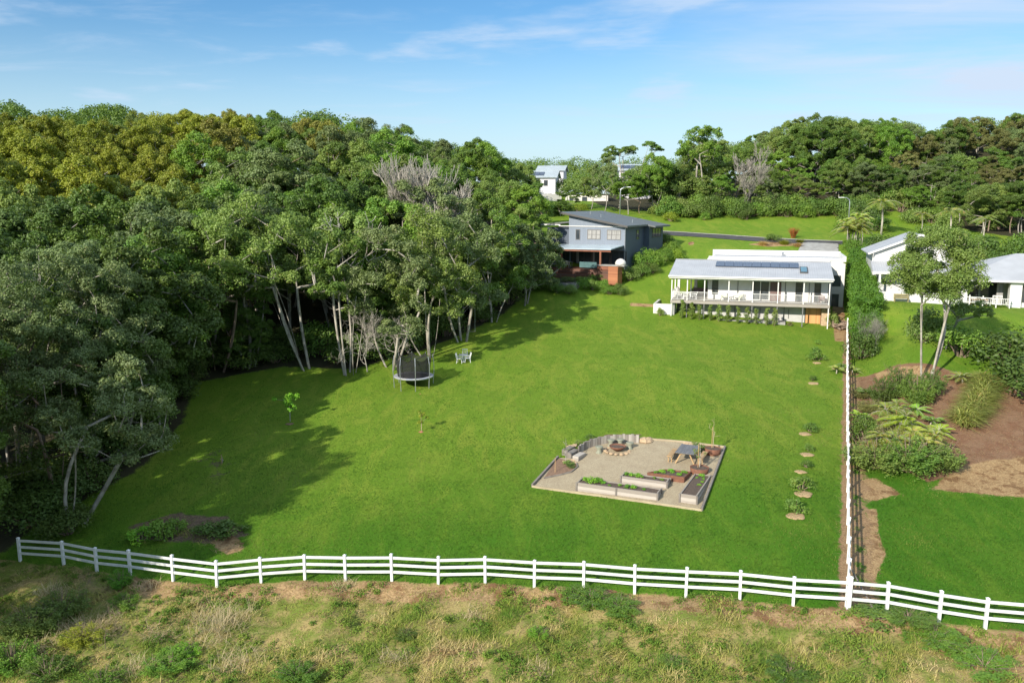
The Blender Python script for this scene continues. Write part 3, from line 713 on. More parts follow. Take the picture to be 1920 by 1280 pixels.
for x0, x1 in ((17.0, 17.08),):      # right gable wall
    gm.add([(x, y, z) for x in (x0, x1) for y, z in ((0., EA+.1), (9.0, EA+.1), (9., RG-.2), (6.9, RG), (0., EA+.2))], [(4, 3, 2, 1, 0), (5, 6, 7, 8, 9)]+[(i, (i+1) % 5, 5+(i+1) % 5, 5+i) for i in range(5)])
gm.build('gable_wall', M['white'], H)
for s in SP:
    z0 = gz(*HW(s, 0)[:2])-5.5-.3
    boxes('post', M['white'], H, (s-.055, s+.055, -.06, .05, DK+.001, EA-.2))
    boxes('stump', M['white'] if s in (0, 17.0) else M['frame_grey'], H, (s-.05, s+.05, -.05, .045, z0, DK-.201))
for s, l in ((1.9, 'x'), (0.05, 'y')):
    boxes('post', M['white'], H, (s-.06, s+.06, 3.0, 3.12, DK+.001, EA+.1))
# balustrades: bay by bay
for a, b in list(zip(SP, SP[1:])):
    r_ = boxes('balustrade', M['white'], H, (a+.06, b-.06, -.03, .03, DK+.95, DK+1.0)); boxes('bottom_rail', M['white'], r_, (a+.06, b-.06, -.02, .02, DK+.1, DK+.13))
    if not (a in (6.35,) or a > 14): pass
    bal = MB(); n_ = int((b-a)/.13)
    full = a < 3.5 or a in (8.95,)
    for i in range(1, n_):
        x = a+.06+(b-a-.12)*i/n_
        bal.box(x-.011, x+.011, -.011, .011, DK+.13, DK+.95)
    bal.build('baluster', M['white'], r_)
sd = MB().box(-.03, .03, .1, 6.5, DK+.95, DK+1.0)
for i in range(44): sd.box(-.012, .012, .2+i*.145, .222+i*.145, DK+.1, DK+.95)
sd.build('side_balustrade', M['white'], H)
def window(par, x0, x1, y, z0, z1, fm, pm, nx_=1, nz_=1, fw=.07, name='window', dep=.05):
    """window in a wall facing -y of the parent's frame"""
    f = MB(); f.box(x0, x1, y-dep, y-.002, z0, z0+fw); f.box(x0, x1, y-dep, y-.002, z1-fw, z1)
    for i in range(nx_+1): x = x0+(x1-x0-fw)*i/nx_; f.box(x, x+fw, y-dep-.002, y-.003, z0+fw, z1-fw)
    for i in range(1, nz_): z = z0+(z1-z0)*i/nz_; f.box(x0+fw, x1-fw, y-dep+.004, y-.004, z-.025, z+.025)
    fr = f.build(name, fm, par); p = MB().box(x0+.01, x1-.01, y-.022, y-.006, z0+.01, z1-.01).build('pane', pm, fr); return fr
def window_x(par, x, y0, y1, z0, z1, fm, pm, ny_=1, nz_=1, fw=.07, name='window', dep=.05):
    f = MB(); f.box(x+.002, x+dep, y0, y1, z0, z0+fw); f.box(x+.002, x+dep, y0, y1, z1-fw, z1)
    for i in range(ny_+1): y = y0+(y1-y0-fw)*i/ny_; f.box(x+.003, x+dep+.002, y, y+fw, z0+fw, z1-fw)
    for i in range(1, nz_): z = z0+(z1-z0)*i/nz_; f.box(x+.004, x+dep-.004, y0+fw, y1-fw, z-.025, z+.025)
    fr = f.build(name, fm, par); MB().box(x+.006, x+.022, y0+.01, y1-.01, z0+.01, z1-.01).build('pane', pm, fr); return fr
window(H, 4.35, 5.05, 2.3, DK+.55, EA-.3, M['frame_dark'], M['glass'], 1, 2)
window(H, 8.75, 10.75, 2.3, DK+.03, EA-.25, M['white'], M['glass'], 2, 1, .08, 'sliding_door')
boxes('curtain', M['brown'], H, (10.80, 12.0, 2.24, 2.295, DK+.03, EA-.25))
window(H, 13.55, 14.3, 2.3, DK+.03, EA-.25, M['frame_dark'], M['glass'], 1, 3)
window(H, 15.55, 16.25, 2.3, DK+.03, EA-.25, M['frame_dark'], M['glass'], 1, 3)
boxes('wall_panel', M['render_grey'], H, (3.87, 3.9, 3.6, 6.2, DK+.02, EA-.4))
for s in (7.25, 12.45, 15.0, 4.7):
    MB().tube([(s, 2.22, DK+.02), (s, 2.22, EA-.3 if s != 4.7 else DK+.5)], .035, 6).build('downpipe', M['frame_grey'], H)
# lower storey
td = boxes('timber_door', M['timber_door'], H, (14.75, 16.35, 1.80, 1.895, -.95, DK-.45))
boxes('door_frame', M['frame_dark'], td, (14.65, 14.745, 1.79, 1.894, -1.0, DK-.35), (16.355, 16.45, 1.79, 1.894, -1.0, DK-.35))
boxes('stone_wall', M['rock'], H, (16.4, 17.3, 1.2, 1.85, -1.2, DK-.6))
for s in (7.0, 12.4): boxes('downpipe', M['frame_grey'], H, (s, s+.07, 1.8, 1.89, -.8, DK-.3))
for s in (5.2, 9.8, 12.9): window(H, s, s+.06, 1.9, 0, 1.1, M['frame_dark'], M['glass'], 1, 1, .02, 'vent_slot')
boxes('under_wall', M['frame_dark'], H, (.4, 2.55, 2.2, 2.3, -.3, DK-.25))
boxes('cellar_frame', M['white'], H, (.35, .43, 1.4, 1.5, -.3, DK-.25), (3.3, 3.4, 1.4, 1.5, -.3, DK-.25), (.43, 3.3, 1.4, 1.5, -.1, .0))
boxes('patio_slab', M['concrete'], H, (.2, 12.6, .15, 1.88, -1.0, -.22), (12.6, 17.0, .15, 1.88, -1.6, -.82))
# solar panels and skylight on the roof
def onroof(s, f): return (s, -.45+7.35*f, EA+.28+(RG+.12-EA-.28)*f)
sp = MB(); 
for i in range(9):
    a = 4.55+i*1.03; p = [onroof(a, .56), onroof(a+1.0, .56), onroof(a+1.0, .86), onroof(a, .86)]
    q = [(x, y-.02, z+.12) for x, y, z in p]; pan = MB().slab(q, .04).build('solar_panel', None, H)
    t_ = None
    if i == 0:
        tt = NT('solar_cells'); bk_ = tt.n('ShaderNodeTexBrick', i_Scale=1.0); bk_.offset = 0; bk_.inputs['Color1'].default_value = (.020, .032, .062, 1); bk_.inputs['Color2'].default_value = (.024, .038, .072, 1); bk_.inputs['Mortar'].default_value = (.09, .11, .15, 1)
        bk_.inputs['Mortar Size'].default_value = .012; bk_.inputs['Brick Width'].default_value = .17; bk_.inputs['Row Height'].default_value = .33; tt.l(tt.co(), bk_.inputs['Vector']); M['solar'] = tt.fin(bk_.outputs['Color'], .18, 0, .6)
    pan.data.materials.append(M['solar'])
p = [onroof(13.9, .28), onroof(14.75, .28), onroof(14.75, .62), onroof(13.9, .62)]
sk = MB().slab([(x, y, z+.13) for x, y, z in p], .12).build('skylight', M['frame_dark'], H)
p = [onroof(14.0, .31), onroof(14.65, .31), onroof(14.65, .59), onroof(14.0, .59)]
MB().slab([(x, y, z+.15) for x, y, z in p], .015).build('pane', M['glass_teal'], sk)
# rear wing
boxes('rear_wall', M['render'], H, (3.3, 19.2, 11.3, 18.5, .5, 6.0), (17.6, 19.2, 9.2, 11.3, -.5, 5.8), (9.8, 17.6, 10.6, 11.3, 2, 6.02))
boxes('rear_roof', M['roof_pale'], H, (3.6, 18.95, 11.55, 18.2, 6.0, 6.12))
boxes('parapet', M['white'], H, (3.3, 19.25, 18.2, 18.5, 6.001, 6.75), (18.95, 19.25, 9.2, 18.2, 6.03, 6.65), (3.25, 18.95, 11.2, 11.5, 6.03, 6.3))
boxes('rear_beam', M['white'], H, (3.2, 9.8, 9.9, 10.1, 5.85, 6.1), (3.2, 3.4, 10.1, 11.15, 5.85, 6.1))
for s in (3.25, 5.3, 8.4): boxes('rear_post', M['white'], H, (s, s+.14, 9.93, 10.07, 2, 5.85))
window(H, 3.7, 8.3, 11.3, 4.6, 5.9, M['white'], M['glass'], 3, 1, .08); window(H, 8.6, 9.6, 11.3, 5, 5.9, M['white'], M['glass'], 1, 1, .08)
window(H, 10.6, 11.6, 10.6, 5.3, 5.95, M['white'], M['glass']); window(H, 17.85, 18.8, 9.2, 3.1, 4.4, M['frame_dark'], M['glass']); window(H, 17.9, 18.7, 9.2, .6, 2.2, M['frame_dark'], M['glass'])
MB().lathe([(.12, 0), (.12, .3), (.2, .32), (.2, .4), (.02, .5)], 10, (12.2, 17.5, 6.12)).build('roof_vent', M['steel'], H)
# low garden wall at the left end, platform behind
m = MB(); a = HW(-2.1, .8); 
gw = boxes('garden_wall', M['render'], None, (-1.9, -.1, -.0, .3, -.6, 1.35), (-2.1, -1.85, 0, 4.5, -.5, 1.35)); gw.location = HW(0, .3); gw.rotation_euler = (0, 0, A1)
tag(gw, 'low rendered garden wall beside the left end of the verandah house', 'garden wall')
# verandah furniture
def tab_chair(name, loc, rz, mat, label, group=None, sc=1., arms=True, cat='chair'):
    e = empty(name, loc, rz, label, cat, group); e.scale = (sc, sc, sc)
    MB().box(-.25, .25, -.25, .25, .40, .45).build('seat', mat, e, bevel=.01)
    b = MB()
    for i in range(5): x = -.23+i*.105; b.bar((x+.02, .24, .45), (x+.02, .36, .88), .05, .02)
    b.bar((-.25, .36, .88), (.25, .36, .88), .04, .06); b.build('backrest', mat, e)
    for x in (-.22, .22):
        for y in (-.22, .22): MB().bar((x, y, .40), (x*1.15, y*1.15, 0), .04, .04).build('leg', mat, e)
        if arms: MB().box(x-.03, x+.03, -.25, .3, .62, .65).bar((x, -.22, .45), (x, -.22, .62), .03, .03).build('armrest', mat, e)
    return e
def lounge_chair(name, loc, rz, mat, label, cat='chair', group=None):
    e = empty(name, loc, rz, label, cat, group)
    s_ = MB()
    for i in range(5): x = -.26+i*.13; s_.bar((x, -.35, .38), (x, .25, .27), .11, .02)
    s_.build('seat', mat, e); b = MB()
    for i in range(5): x = -.26+i*.13; b.bar((x, .25, .27), (x*1.15, .62, .95-.03*abs(i-2)), .11, .02)
    b.build('backrest', mat, e)
    for x in (-.36, .36):
        MB().box(x-.07, x+.07, -.42, .42, .52, .545).build('armrest', mat, e)
        MB().bar((x, -.34, .52), (x, -.34, 0), .04, .09).build('leg', mat, e); MB().bar((x, .0, .34), (x, .5, 0), .04, .09).build('leg', mat, e)
    return e
tb = empty('dining_table', HW(1.6, 1.3, DK), A1, 'white outdoor table at the left end of the verandah', 'table')
MB().lathe([(.05, .70), (.55, .70), (.55, .74), (.05, .74)], 18).build('tabletop', M['plastic'], tb)
for x in (-.3, .3):
    for y in (-.3, .3): MB().bar((x, y, .70), (x*1.2, y*1.2, 0), .05, .05).build('leg', M['plastic'], tb)
for s, t_, rz, lb in ((.75, 1.35, 1.6, 'white outdoor chair left of the verandah table'), (2.45, 1.3, -1.6, 'white outdoor chair right of the verandah table'), (1.5, .5, 3.1, 'white outdoor chair in front of the verandah table by the railing')):
    tab_chair('outdoor_chair', HW(s, t_, DK), A1+rz, M['plastic'], lb, 'chairs round the verandah table')
lounge_chair('lounge_chair', HW(5.85, 1.4, DK), A1+.25, M['plastic_cream'], 'cream slatted lounge chair left of the small verandah side table', group='cream lounge chairs on the verandah')
lounge_chair('lounge_chair', HW(7.35, 1.4, DK), A1-.5, M['plastic_cream'], 'cream slatted lounge chair right of the small verandah side table', group='cream lounge chairs on the verandah')
e = empty('side_table', HW(6.65, 1.3, DK), A1, 'small dark side table between two cream lounge chairs', 'side table')
boxes('tabletop', M['frame_grey'], e, (-.22, .22, -.22, .22, .42, .46)); boxes('leg', M['frame_grey'], e, (-.04, .04, -.04, .04, .02, .42)); boxes('base', M['frame_grey'], e, (-.18, .18, -.18, .18, 0, .02))
lounge_chair('lounge_chair', HW(16.4, .9, DK), A1+.2, M['brown'], 'dark brown slatted chair at the right end of the verandah')
e = empty('outdoor_sofa', HW(2.9, 5.0, DK), A1, 'dark brown outdoor sofa in the open room at the end of the verandah', 'sofa')
boxes('seat', M['brown'], e, (-.9, .9, -.4, .4, .1, .42), bevel=.03); boxes('backrest', M['brown'], e, (-.9, .9, .25, .4, .421, .95), bevel=.03)
boxes('armrest', M['brown'], e, (-1.05, -.902, -.4, .4, .1, .65), bevel=.03); boxes('armrest', M['brown'], e, (.902, 1.05, -.4, .4, .1, .65), bevel=.03)
# firewood and rubble heap by the right end
rk = random.Random(4); fw = MB()
for i in range(46):
    a = rk.random()*3.1; c = Vector((rk.uniform(-.8, .9), rk.uniform(-1.2, 1.6), .05+rk.random()*.5)); d = Vector((math.cos(a), math.sin(a), rk.uniform(-.4, .5)))*rk.uniform(.25, .6); fw.tube([c-d, c+d], rk.uniform(.05, .12), 6)
o = fw.build('timber_heap', M['bark_brown']); o.location = G(*HW(18.4, .8)[:2]); tag(o, 'heap of old timber and rubble beside the right end of the verandah', 'heap', kind='stuff')
# ------------------------------------------------------------------ grey house
A2 = math.radians(-28)
K = empty('house', (14.76, 109.6, 9.2), A2, 'two storey blue grey house with a dark skillion roof behind the forest edge', 'house')
boxes('wall', M['slate_clad'], K, (-8.0, 0, 0, .2, 3.0, 6.2))
zr = lambda x: 6.38-.185*x
g_ = MB(); g_.add([(x, y, z) for y in (0.001, .2) for x, z in ((-8, 6.2), (0, 6.2), (0, zr(0)-.1), (-8, zr(-8)-.1))], [(3, 2, 1, 0), (4, 5, 6, 7)]+[(i, (i+1) % 4, 4+(i+1) % 4, 4+i) for i in range(4)])
g_.build('gable_wall', M['slate_clad'], K)
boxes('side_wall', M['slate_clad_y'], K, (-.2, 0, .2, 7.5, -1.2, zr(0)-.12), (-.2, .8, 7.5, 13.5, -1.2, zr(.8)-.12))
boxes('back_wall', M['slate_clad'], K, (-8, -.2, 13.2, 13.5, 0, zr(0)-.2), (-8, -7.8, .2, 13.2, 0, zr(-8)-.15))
boxes('lower_wall', M['frame_dark'], K, (-10.5, -.2, .3, .5, -.5, 2.99))
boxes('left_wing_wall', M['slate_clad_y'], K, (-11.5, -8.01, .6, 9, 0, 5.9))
r2 = MB(); r2.slab([(-8.9, -.8, zr(-8.9)), (.6, -.8, zr(.6)), (.6, 7.3, zr(.6)), (-8.9, 7.3, zr(-8.9))], .22); r2.slab([(-8.9, 7.3, zr(-8.9)), (1.7, 7.3, zr(1.7)), (1.7, 14.1, zr(1.7)), (-8.9, 14.1, zr(-8.9))], .22)
rf = r2.build('roof', M['roof_dark'], K)
MB().slab([(-8.93, -.84, zr(-8.93)-.02), (.64, -.84, zr(.64)-.02), (.64, -.805, zr(.64)-.02), (-8.93, -.805, zr(-8.93)-.02)], .24).build('fascia', M['frame_dark'], rf)
for x, y in ((-6.6, 4), (-4.6, 3.0), (-.8, 5)): MB().tube([(x, y, zr(x)), (x, y, zr(x)+.45)], .06, 8).build('vent_pipe', M['steel'], rf)
r3 = MB(); r3.slab([(-12.2, 0.2, 6.35), (-8.02, 0.2, 6.75), (-8.02, 9.5, 6.75), (-12.2, 9.5, 6.35)], .2); r3.build('left_wing_roof', M['roof_dark'], K)
boxes('trim', M['white'], K, (-9.5, .05, -.12, -.004, 6.06, 6.16), (-12.2, -9.3, -.02, .15, 6.18, 6.33))
MB().tube([(.06, -.06, 0), (.06, -.06, 6.2)], .05, 6).build('downpipe', M['steel'], K)
window(K, -5.3, -3.4, 0, 4.4, 5.7, M['frame_grey'], M['curtain'], 3, 2, .09); window(K, -2.5, -.55, 0, 4.4, 5.7, M['frame_grey'], M['curtain'], 3, 2, .09); window(K, -7.0, -6.35, 0, 4.3, 5.7, M['frame_grey'], M['glass'], 1, 1)
window_x(K, 0, 4.4, 5.5, 4.3, 5.6, M['frame_dark'], M['glass']); window_x(K, .8, 8.7, 12.5, 4.4, 5.7, M['frame_dark'], M['glass'], 3); window_x(K, 0, 4.2, 5.1, .9, 2.6, M['frame_dark'], M['glass']); window_x(K, .8, 8.4, 9.3, .3, 2.4, M['frame_grey'], M['glass'], name='side_door')
window_x(K, .8, 10, 12.2, 1.2, 2.4, M['frame_dark'], M['glass'], 2)
for x in (-9.6, -6.9, -4.3, -1.9): window(K, x, x+2.1, .3, .95, 2.9, M['frame_dark'], M['glass'], 2, 1, .06, 'glass_door')
boxes('curtain', M['curtain'], K, (-4.55, -4.32, .2, .27, .95, 2.9)); boxes('curtain', M['curtain'], K, (-6.95, -6.6, .2, .27, .95, 2.9))
pr = MB().slab([(-11.6, -4.6, 3.35), (-.1, -4.6, 3.45), (-.1, -.0, 3.75), (-11.6, -.0, 3.65)], .12); pr.build('patio_roof', M['patio_roof'], K)
boxes('patio_beam', M['merbau'], K, (-11.5, -.2, -4.5, -4.35, 3.05, 3.22))
for x in (-11.2, -7.2, -1.7): boxes('patio_post', M['merbau'], K, (x, x+.22, -4.5, -4.28, -.6, 3.05))
boxes('deck', M['merbau_boards'], K, (-11.5, 0, -4.6, .29, -.5, .8)); boxes('step', M['merbau_boards'], K, (-9.5, -2.5, -5.2, -4.61, -.7, .45), (-9.5, -2.5, -5.8, -5.21, -.7, .1))
boxes('screen', M['orange_boards'], K, (-.2, .95, -5.2, -5.05, -1.0, 1.3), (.955, 1.08, -5.2, -3.6, -1.0, 1.3)); boxes('rail_panel', M['merbau'], K, (-1.9, -.25, -4.75, -4.62, .8, 1.25))
boxes('bench_top', M['concrete'], K, (-1.9, 1.7, -4.55, -3.4, 1.3, 1.42))
def KW(s, t_, z=0.): c, s_ = math.cos(A2), math.sin(A2); return Vector((14.76+s*c-t_*s_, 109.6+s*s_+t_*c, 9.2+z))
o = MB().lathe([(.68, 0), (.70, .25), (.62, .5), (.45, .68), (.2, .8), (.02, .84)], 20).build('pizza_oven', M['dome'], smooth=True); o.location = KW(1.0, -4.0, 1.42); tag(o, 'pale domed pizza oven on the bench beside the grey house', 'oven')
e = empty('patio_sofa', KW(-3.6, -3.2, .8), A2, 'long teal cushioned sofa under the patio roof of the grey house', 'sofa')
boxes('seat', M['cushion'], e, (-1.2, 1.2, -.4, .4, .1, .45), bevel=.04); boxes('backrest', M['cushion'], e, (-1.2, 1.2, -.5, -.402, .1, .85), bevel=.03)
e = empty('patio_table', KW(-7.4, -2.8, .8), A2, 'dark dining table under the patio roof of the grey house', 'table')
boxes('tabletop', M['frame_grey'], e, (-1.1, 1.1, -.5, .5, .7, .75))
for x in (-1, .93):
    for y in (-.45, .38): boxes('leg', M['frame_grey'], e, (x, x+.07, y, y+.07, 0, .7))
for i, x in enumerate((-.9, -.3, .3, .9)):
    tab_chair('patio_chair', KW(-7.4+x*1.0, -3.6, .8), A2+3.14, M['steel'], 'pale chair along the front of the patio dining table', 'chairs along the patio dining table', arms=False)
o = boxes('blue_bin', None, None, (-.2, .2, -.2, .2, 0, .8), bevel=.05); o.name = 'storage_bin'; o.data.materials.append(plain('blue_plastic', (.03, .10, .28), None, 2, .5, bump=0)); o.location = KW(-8.2, -6.5, -.5); tag(o, 'blue bin standing by the pool of the grey house', 'bin')
pd = boxes('pool_terrace', M['concrete'], None, (-13, -3.2, -8.6, -5.85, -1.8, -.75)); pd.location = K.location; pd.rotation_euler = (0, 0, A2); pd['kind'] = 'structure'
pf = empty('pool_fence', KW(-13, -8.5, -.8), A2, 'thin dark pool fence in front of the grey house patio', 'fence')
m = MB().bar((0, 0, 1.15), (9.8, 0, 1.15), .04, .04).bar((0, 0, .1), (9.8, 0, .1), .04, .04); m.build('rail', M['frame_dark'], pf)
m = MB()
for i in range(98): m.box(i*.1-.006, i*.1+.006, -.006, .006, .1, 1.15)
m.build('picket', M['frame_dark'], pf)
for i in range(6): boxes('post', M['frame_dark'], pf, (i*1.94-.025, i*1.94+.025, -.025, .025, -.4, 1.25))
lw = boxes('retaining_wall', M['wall_far'], None, (-15.5, -11.9, 2.0, 2.3, -1, 1.9)); lw.location = K.location; lw.rotation_euler = (0, 0, A2); tag(lw, 'pale block wall left of the grey house by the trees', 'wall')
# ------------------------------------------------------------------ neighbour's white house
A3 = math.radians(-18); NO = Vector((40.2, 91.5, 8.0))
N_ = empty('house', NO, A3, 'white weatherboard neighbouring house with pale metal roofs behind the tall pale-trunked tree', 'house')
def NW(s, t_, z=0.): c, s_ = math.cos(A3), math.sin(A3); return Vector((NO.x+s*c-t_*s_, NO.y+s*s_+t_*c, NO.z+z))
boxes('wall', M['white_clad'], N_, (.2, 8.0, 1.0, 2.4, -1.5, 3.0), (-.3, 9.0, 2.4, 11, -1.5, 5.0))
g_ = MB(); g_.add([(x, y, z) for y in (2.4, 11) for x, z in ((-.3, 5.0), (9.0, 5.0), (4.35, 6.9))], [(2, 1, 0), (3, 4, 5), (0, 1, 4, 3), (1, 2, 5, 4), (2, 0, 3, 5)]); g_.build('gable_wall', M['white_clad'], N_)
r_ = MB(); r_.slab([(-.9, 1.9, 4.86), (4.35, 1.9, 7.02), (4.35, 11.5, 7.02), (-.9, 11.5, 4.86)], .12); r_.slab([(4.352, 1.9, 7.02), (9.6, 1.9, 4.86), (9.6, 11.5, 4.86), (4.352, 11.5, 7.02)], .12); r_.build('roof', M['roof_pale_y'], N_)
m = MB().bar((-.9, 1.86, 4.8), (4.35, 1.86, 6.96), .05, .2).bar((4.35, 1.86, 6.96), (9.6, 1.86, 4.8), .05, .2); m.build('barge_board', M['white'], N_)
m = MB().tube([(-.35, 1.95, 4.8), (-.35, 2.3, 4.4), (-.35, 2.32, 3.4)], .05, 6); m.build('downpipe', M['white'], N_)
r_ = MB().slab([(-.6, -1.3, 3.1), (8.4, -1.3, 3.1), (8.4, 2.39, 4.0), (-.6, 2.39, 4.0)], .1); r_.build('verandah_roof', M['roof_pale'], N_)
boxes('verandah_beam', M['white'], N_, (-.6, 8.4, -1.36, -1.3, 2.82, 3.06)); 
for s in (.15, 2.5, 5.2, 7.9): boxes('verandah_post', M['white'], N_, (s-.1, s+.1, -1.25, -1.05, -1.2, 2.82))
window(N_, .5, 1.7, 1.0, 1.4, 2.2, M['white'], M['glass'], 2); window(N_, 2.9, 4.4, 1.0, 1.2, 2.4, M['white'], M['glass'], 2); window(N_, 5.6, 7.6, 1.0, .2, 2.4, M['white'], M['glass'], 2)
boxes('low_wall', M['white_clad'], N_, (-.2, 8.0, -1.4, -1.27, -1.6, .95))
# right wing with hip roofs
boxes('right_wall', M['white'], N_, (12.8, 13.9, -.9, 0, -1.5, 2.25), (8.01, 8.9, -.6, 9, -1.5, 2.25), (13.9, 27, -.3, 9, -1.5, 2.25), (8.9, 13.9, 3.2, 9, -1.5, 2.25))
boxes('opening_back', M['glass'], N_, (8.92, 12.78, 3.0, 3.19, -.6, 2.2)); boxes('curtain', M['curtain'], N_, (12.0, 12.6, 1.0, 1.3, -.5, 2.2)); boxes('curtain', M['curtain'], N_, (10.6, 10.8, 2.8, 2.95, -.5, 2.2))
def hip(mb, x0, x1, y0, y1, z0, z1, t_=.1):
    h = (y1-y0)/2; ym = (y0+y1)/2; a, b, c, d = (x0, y0, z0), (x1, y0, z0), (x1, y1, z0), (x0, y1, z0); r1, r2_ = (x0+h, ym, z1), (x1-h, ym, z1)
    mb.add([a, b, c, d, r1, r2_, (x0, y0, z0-t_), (x1, y0, z0-t_), (x1, y1, z0-t_), (x0, y1, z0-t_)], [(0, 1, 5, 4), (1, 2, 5), (2, 3, 4, 5), (3, 0, 4), (6, 9, 8, 7), (0, 6, 7, 1), (1, 7, 8, 2), (2, 8, 9, 3), (3, 9, 6, 0)]); return mb
r_ = hip(MB(), 7.6, 28, -1.3, 12.5, 2.45, 4.9); rf = r_.build('hip_roof', M['roof_pale_y'], N_)
# projecting front hip over the right end
r_ = MB(); a = (13.2, -2.6, 2.5); b = (28, -2.6, 2.5); r_.add([(9.6, -1.31, 2.47), (13.2, -2.2, 2.5), (24, -2.2, 2.5), (24, 3.2, 4.3), (15.6, 3.2, 4.32), (11.2, 1.2, 3.35)], [(0, 1, 4, 5), (1, 2, 3, 4)]); 
boxes('gutter', M['white'], N_, (7.6, 28, -1.42, -1.31, 2.26, 2.44))
m = MB().tube([(15.2, 2.6, 3.85), (15.2, 2.6, 4.35)], .03, 6); ds = m.build('satellite_dish', M['steel'], N_)
o = MB().lathe([(.02, 0), (.2, .03), (.38, .11), (.39, .12), (.2, .05), (.02, .02)], 16).build('dish', M['frame_grey'], ds); o.location = (15.2, 2.5, 4.45); o.rotation_euler = (1.2, 0, -.4)
window(N_, 14.1, 15.9, -.3, .1, 1.9, M['frame_dark'], M['glass'], 1, 1); window(N_, 17, 19.5, -.3, .1, 1.9, M['frame_dark'], M['glass'], 2, 1)
pf = empty('garden_fence', NW(7.6, -1.9), A3, 'low white picket fence and gate before the neighbour\'s shaded terrace', 'fence')
m = MB().bar((0, 0, .75), (5.2, 0, .55), .05, .06).bar((0, 0, .2), (5.2, 0, 0), .05, .05)
for i in range(30): m.box(i*.17+.02, i*.17+.05, -.015, .015, .1-.2*i/30, .75-.2*i/30)
m.build('panel', M['white'], pf)
for i in range(5): boxes('post', M['white'], pf, (i*1.25, i*1.25+.09, -.05, .05, -1, .95-.05*i))
gt = boxes('gate', M['white'], pf, (3.4, 4.3, -.12, -.08, .0, .08), (3.4, 4.3, -.12, -.08, .85, .93), (3.4, 3.46, -.12, -.08, .081, .849), (4.24, 4.3, -.12, -.08, .081, .849), *[(3.5+i*.12, 3.53+i*.12, -.115, -.085, .081, .849) for i in range(6)])
for i, s in enumerate((8.6, 9.5, 10.5, 11.4)):
    tab_chair('terrace_chair', NW(s, -1.0+.5*(i % 2), -.4), A3+[0, 3.1, .2, 2.9][i], M['plastic'], 'cream chair at the table on the neighbour\'s terrace', 'chairs on the neighbour\'s terrace')
e = empty('terrace_table', NW(10.0, -.5, -.4), A3, 'pale table on the neighbour\'s terrace behind the white picket fence', 'table')
boxes('tabletop', M['pine'], e, (-.9, .9, -.45, .45, .7, .75)); boxes('leg', M['pine'], e, (-.8, -.7, -.4, .4, 0, .7)); boxes('leg', M['pine'], e, (.7, .8, -.4, .4, 0, .7))
bp = G(*NW(2.35, -1.9)[:2]); e = empty('garden_bench', bp, A3, 'weathered wooden bench on the grass against the neighbour\'s white wall', 'bench')
boxes('seat', M['wood_bench'], e, (-.75, .75, -.25, .2, .4, .45)); boxes('backrest', M['wood_bench'], e, (-.75, .75, .2, .24, .5, .62), (-.75, .75, .2, .24, .7, .85))
for x in (-.7, .62): boxes('leg', M['wood_bench'], e, (x, x+.08, -.24, -.17, 0, .4)); boxes('leg', M['wood_bench'], e, (x, x+.08, .19, .25, 0, .85) )
# ------------------------------------------------------------------ far houses
def far_house(px, D, zb, rz, w_, d_, h, label, wall, roof_kind='gable', hr=1.6, wins=(), panels=0, over=.5):
    X = (px-960)/FPX*D; Y = D+2; e = empty('house', (X, Y, zb), rz, label, 'house')
    boxes('wall', wall, e, (0, w_, 0, d_, -6, h))
    if roof_kind == 'gable':
        m = MB().slab([(-over, -over, h+.05), (w_+over, -over, h+.05), (w_+over, d_/2, h+hr), (-over, d_/2, h+hr)], .15).slab([(-over, d_/2+.01, h+hr), (w_+over, d_/2+.01, h+hr), (w_+over, d_+over, h), (-over, d_+over, h)], .15)
        g_ = MB()
        for x in (0.002, w_-.15): g_.add([(xx, y, z) for xx in (x, x+.148) for y, z in ((0, h+.002), (d_, h+.002), (d_/2, h+hr-.2))], [(0, 1, 2), (5, 4, 3), (0, 3, 4, 1), (1, 4, 5, 2), (2, 5, 3, 0)])
        g_.build('gable', wall, e)
    elif roof_kind == 'skillion': m = MB().slab([(-over, -over, h+.1), (w_+over, -over, h+.1), (w_+over, d_+over, h+hr), (-over, d_+over, h+hr)], .2)
    else: m = hip(MB(), -over, w_+over, -over, d_+over, h+.1, h+hr)
    r = m.build('roof', M['roof_far'], e)
    for x0, x1, z0, z1 in wins: window(e, x0, x1, 0, z0, z1, M['frame_grey'], M['glass'], 1, 1, .06)
    for i in range(panels):
        f = lambda y: h+.05+(hr-.05)*(y+over)/(d_/2+over)
        MB().slab([(.3+i*1.1, .4, f(.4)+.12), (1.3+i*1.1, .4, f(.4)+.12), (1.3+i*1.1, 2.4, f(2.4)+.12), (.3+i*1.1, 2.4, f(2.4)+.12)], .05).build('solar_panel', M['solar'], e)
    return e
h1 = far_house(990, 190, 19.2, math.radians(-10), 6.2, 7, 4.8, 'white two storey house with solar panels above the forest on the skyline', M['pink_white'], 'gable', 1.6, ((3.6, 4.5, 2.9, 4.2), (4.9, 5.4, .3, 1.2), (.6, 1.5, .3, 1.3)), 3)
far_house(1008, 203, 20.4, math.radians(-10), 6.2, 7, 5.6, 'second white gabled house standing behind the house with solar panels', M['pink_white'], 'gable', 1.3, ((4.6, 4.9, 4.4, 4.8), (5.2, 5.5, 4.4, 4.8)))
far_house(1060, 178, 17.6, math.radians(-4), 9, 9, 2.6, 'low cream house with a pale blue hip roof among the far trees', M['wall_far'], 'hip', 2.6, ((.8, 1.6, 1, 2), (3.5, 4.6, 1, 2)))
far_house(1160, 188, 21.5, math.radians(-6), 8, 7, 4.0, 'white house with a solar panelled roof behind the tall sparse trees', M['pink_white'], 'gable', 1.5, ((.8, 1.6, 2, 3), (3.5, 4.6, 2, 3)), 6)
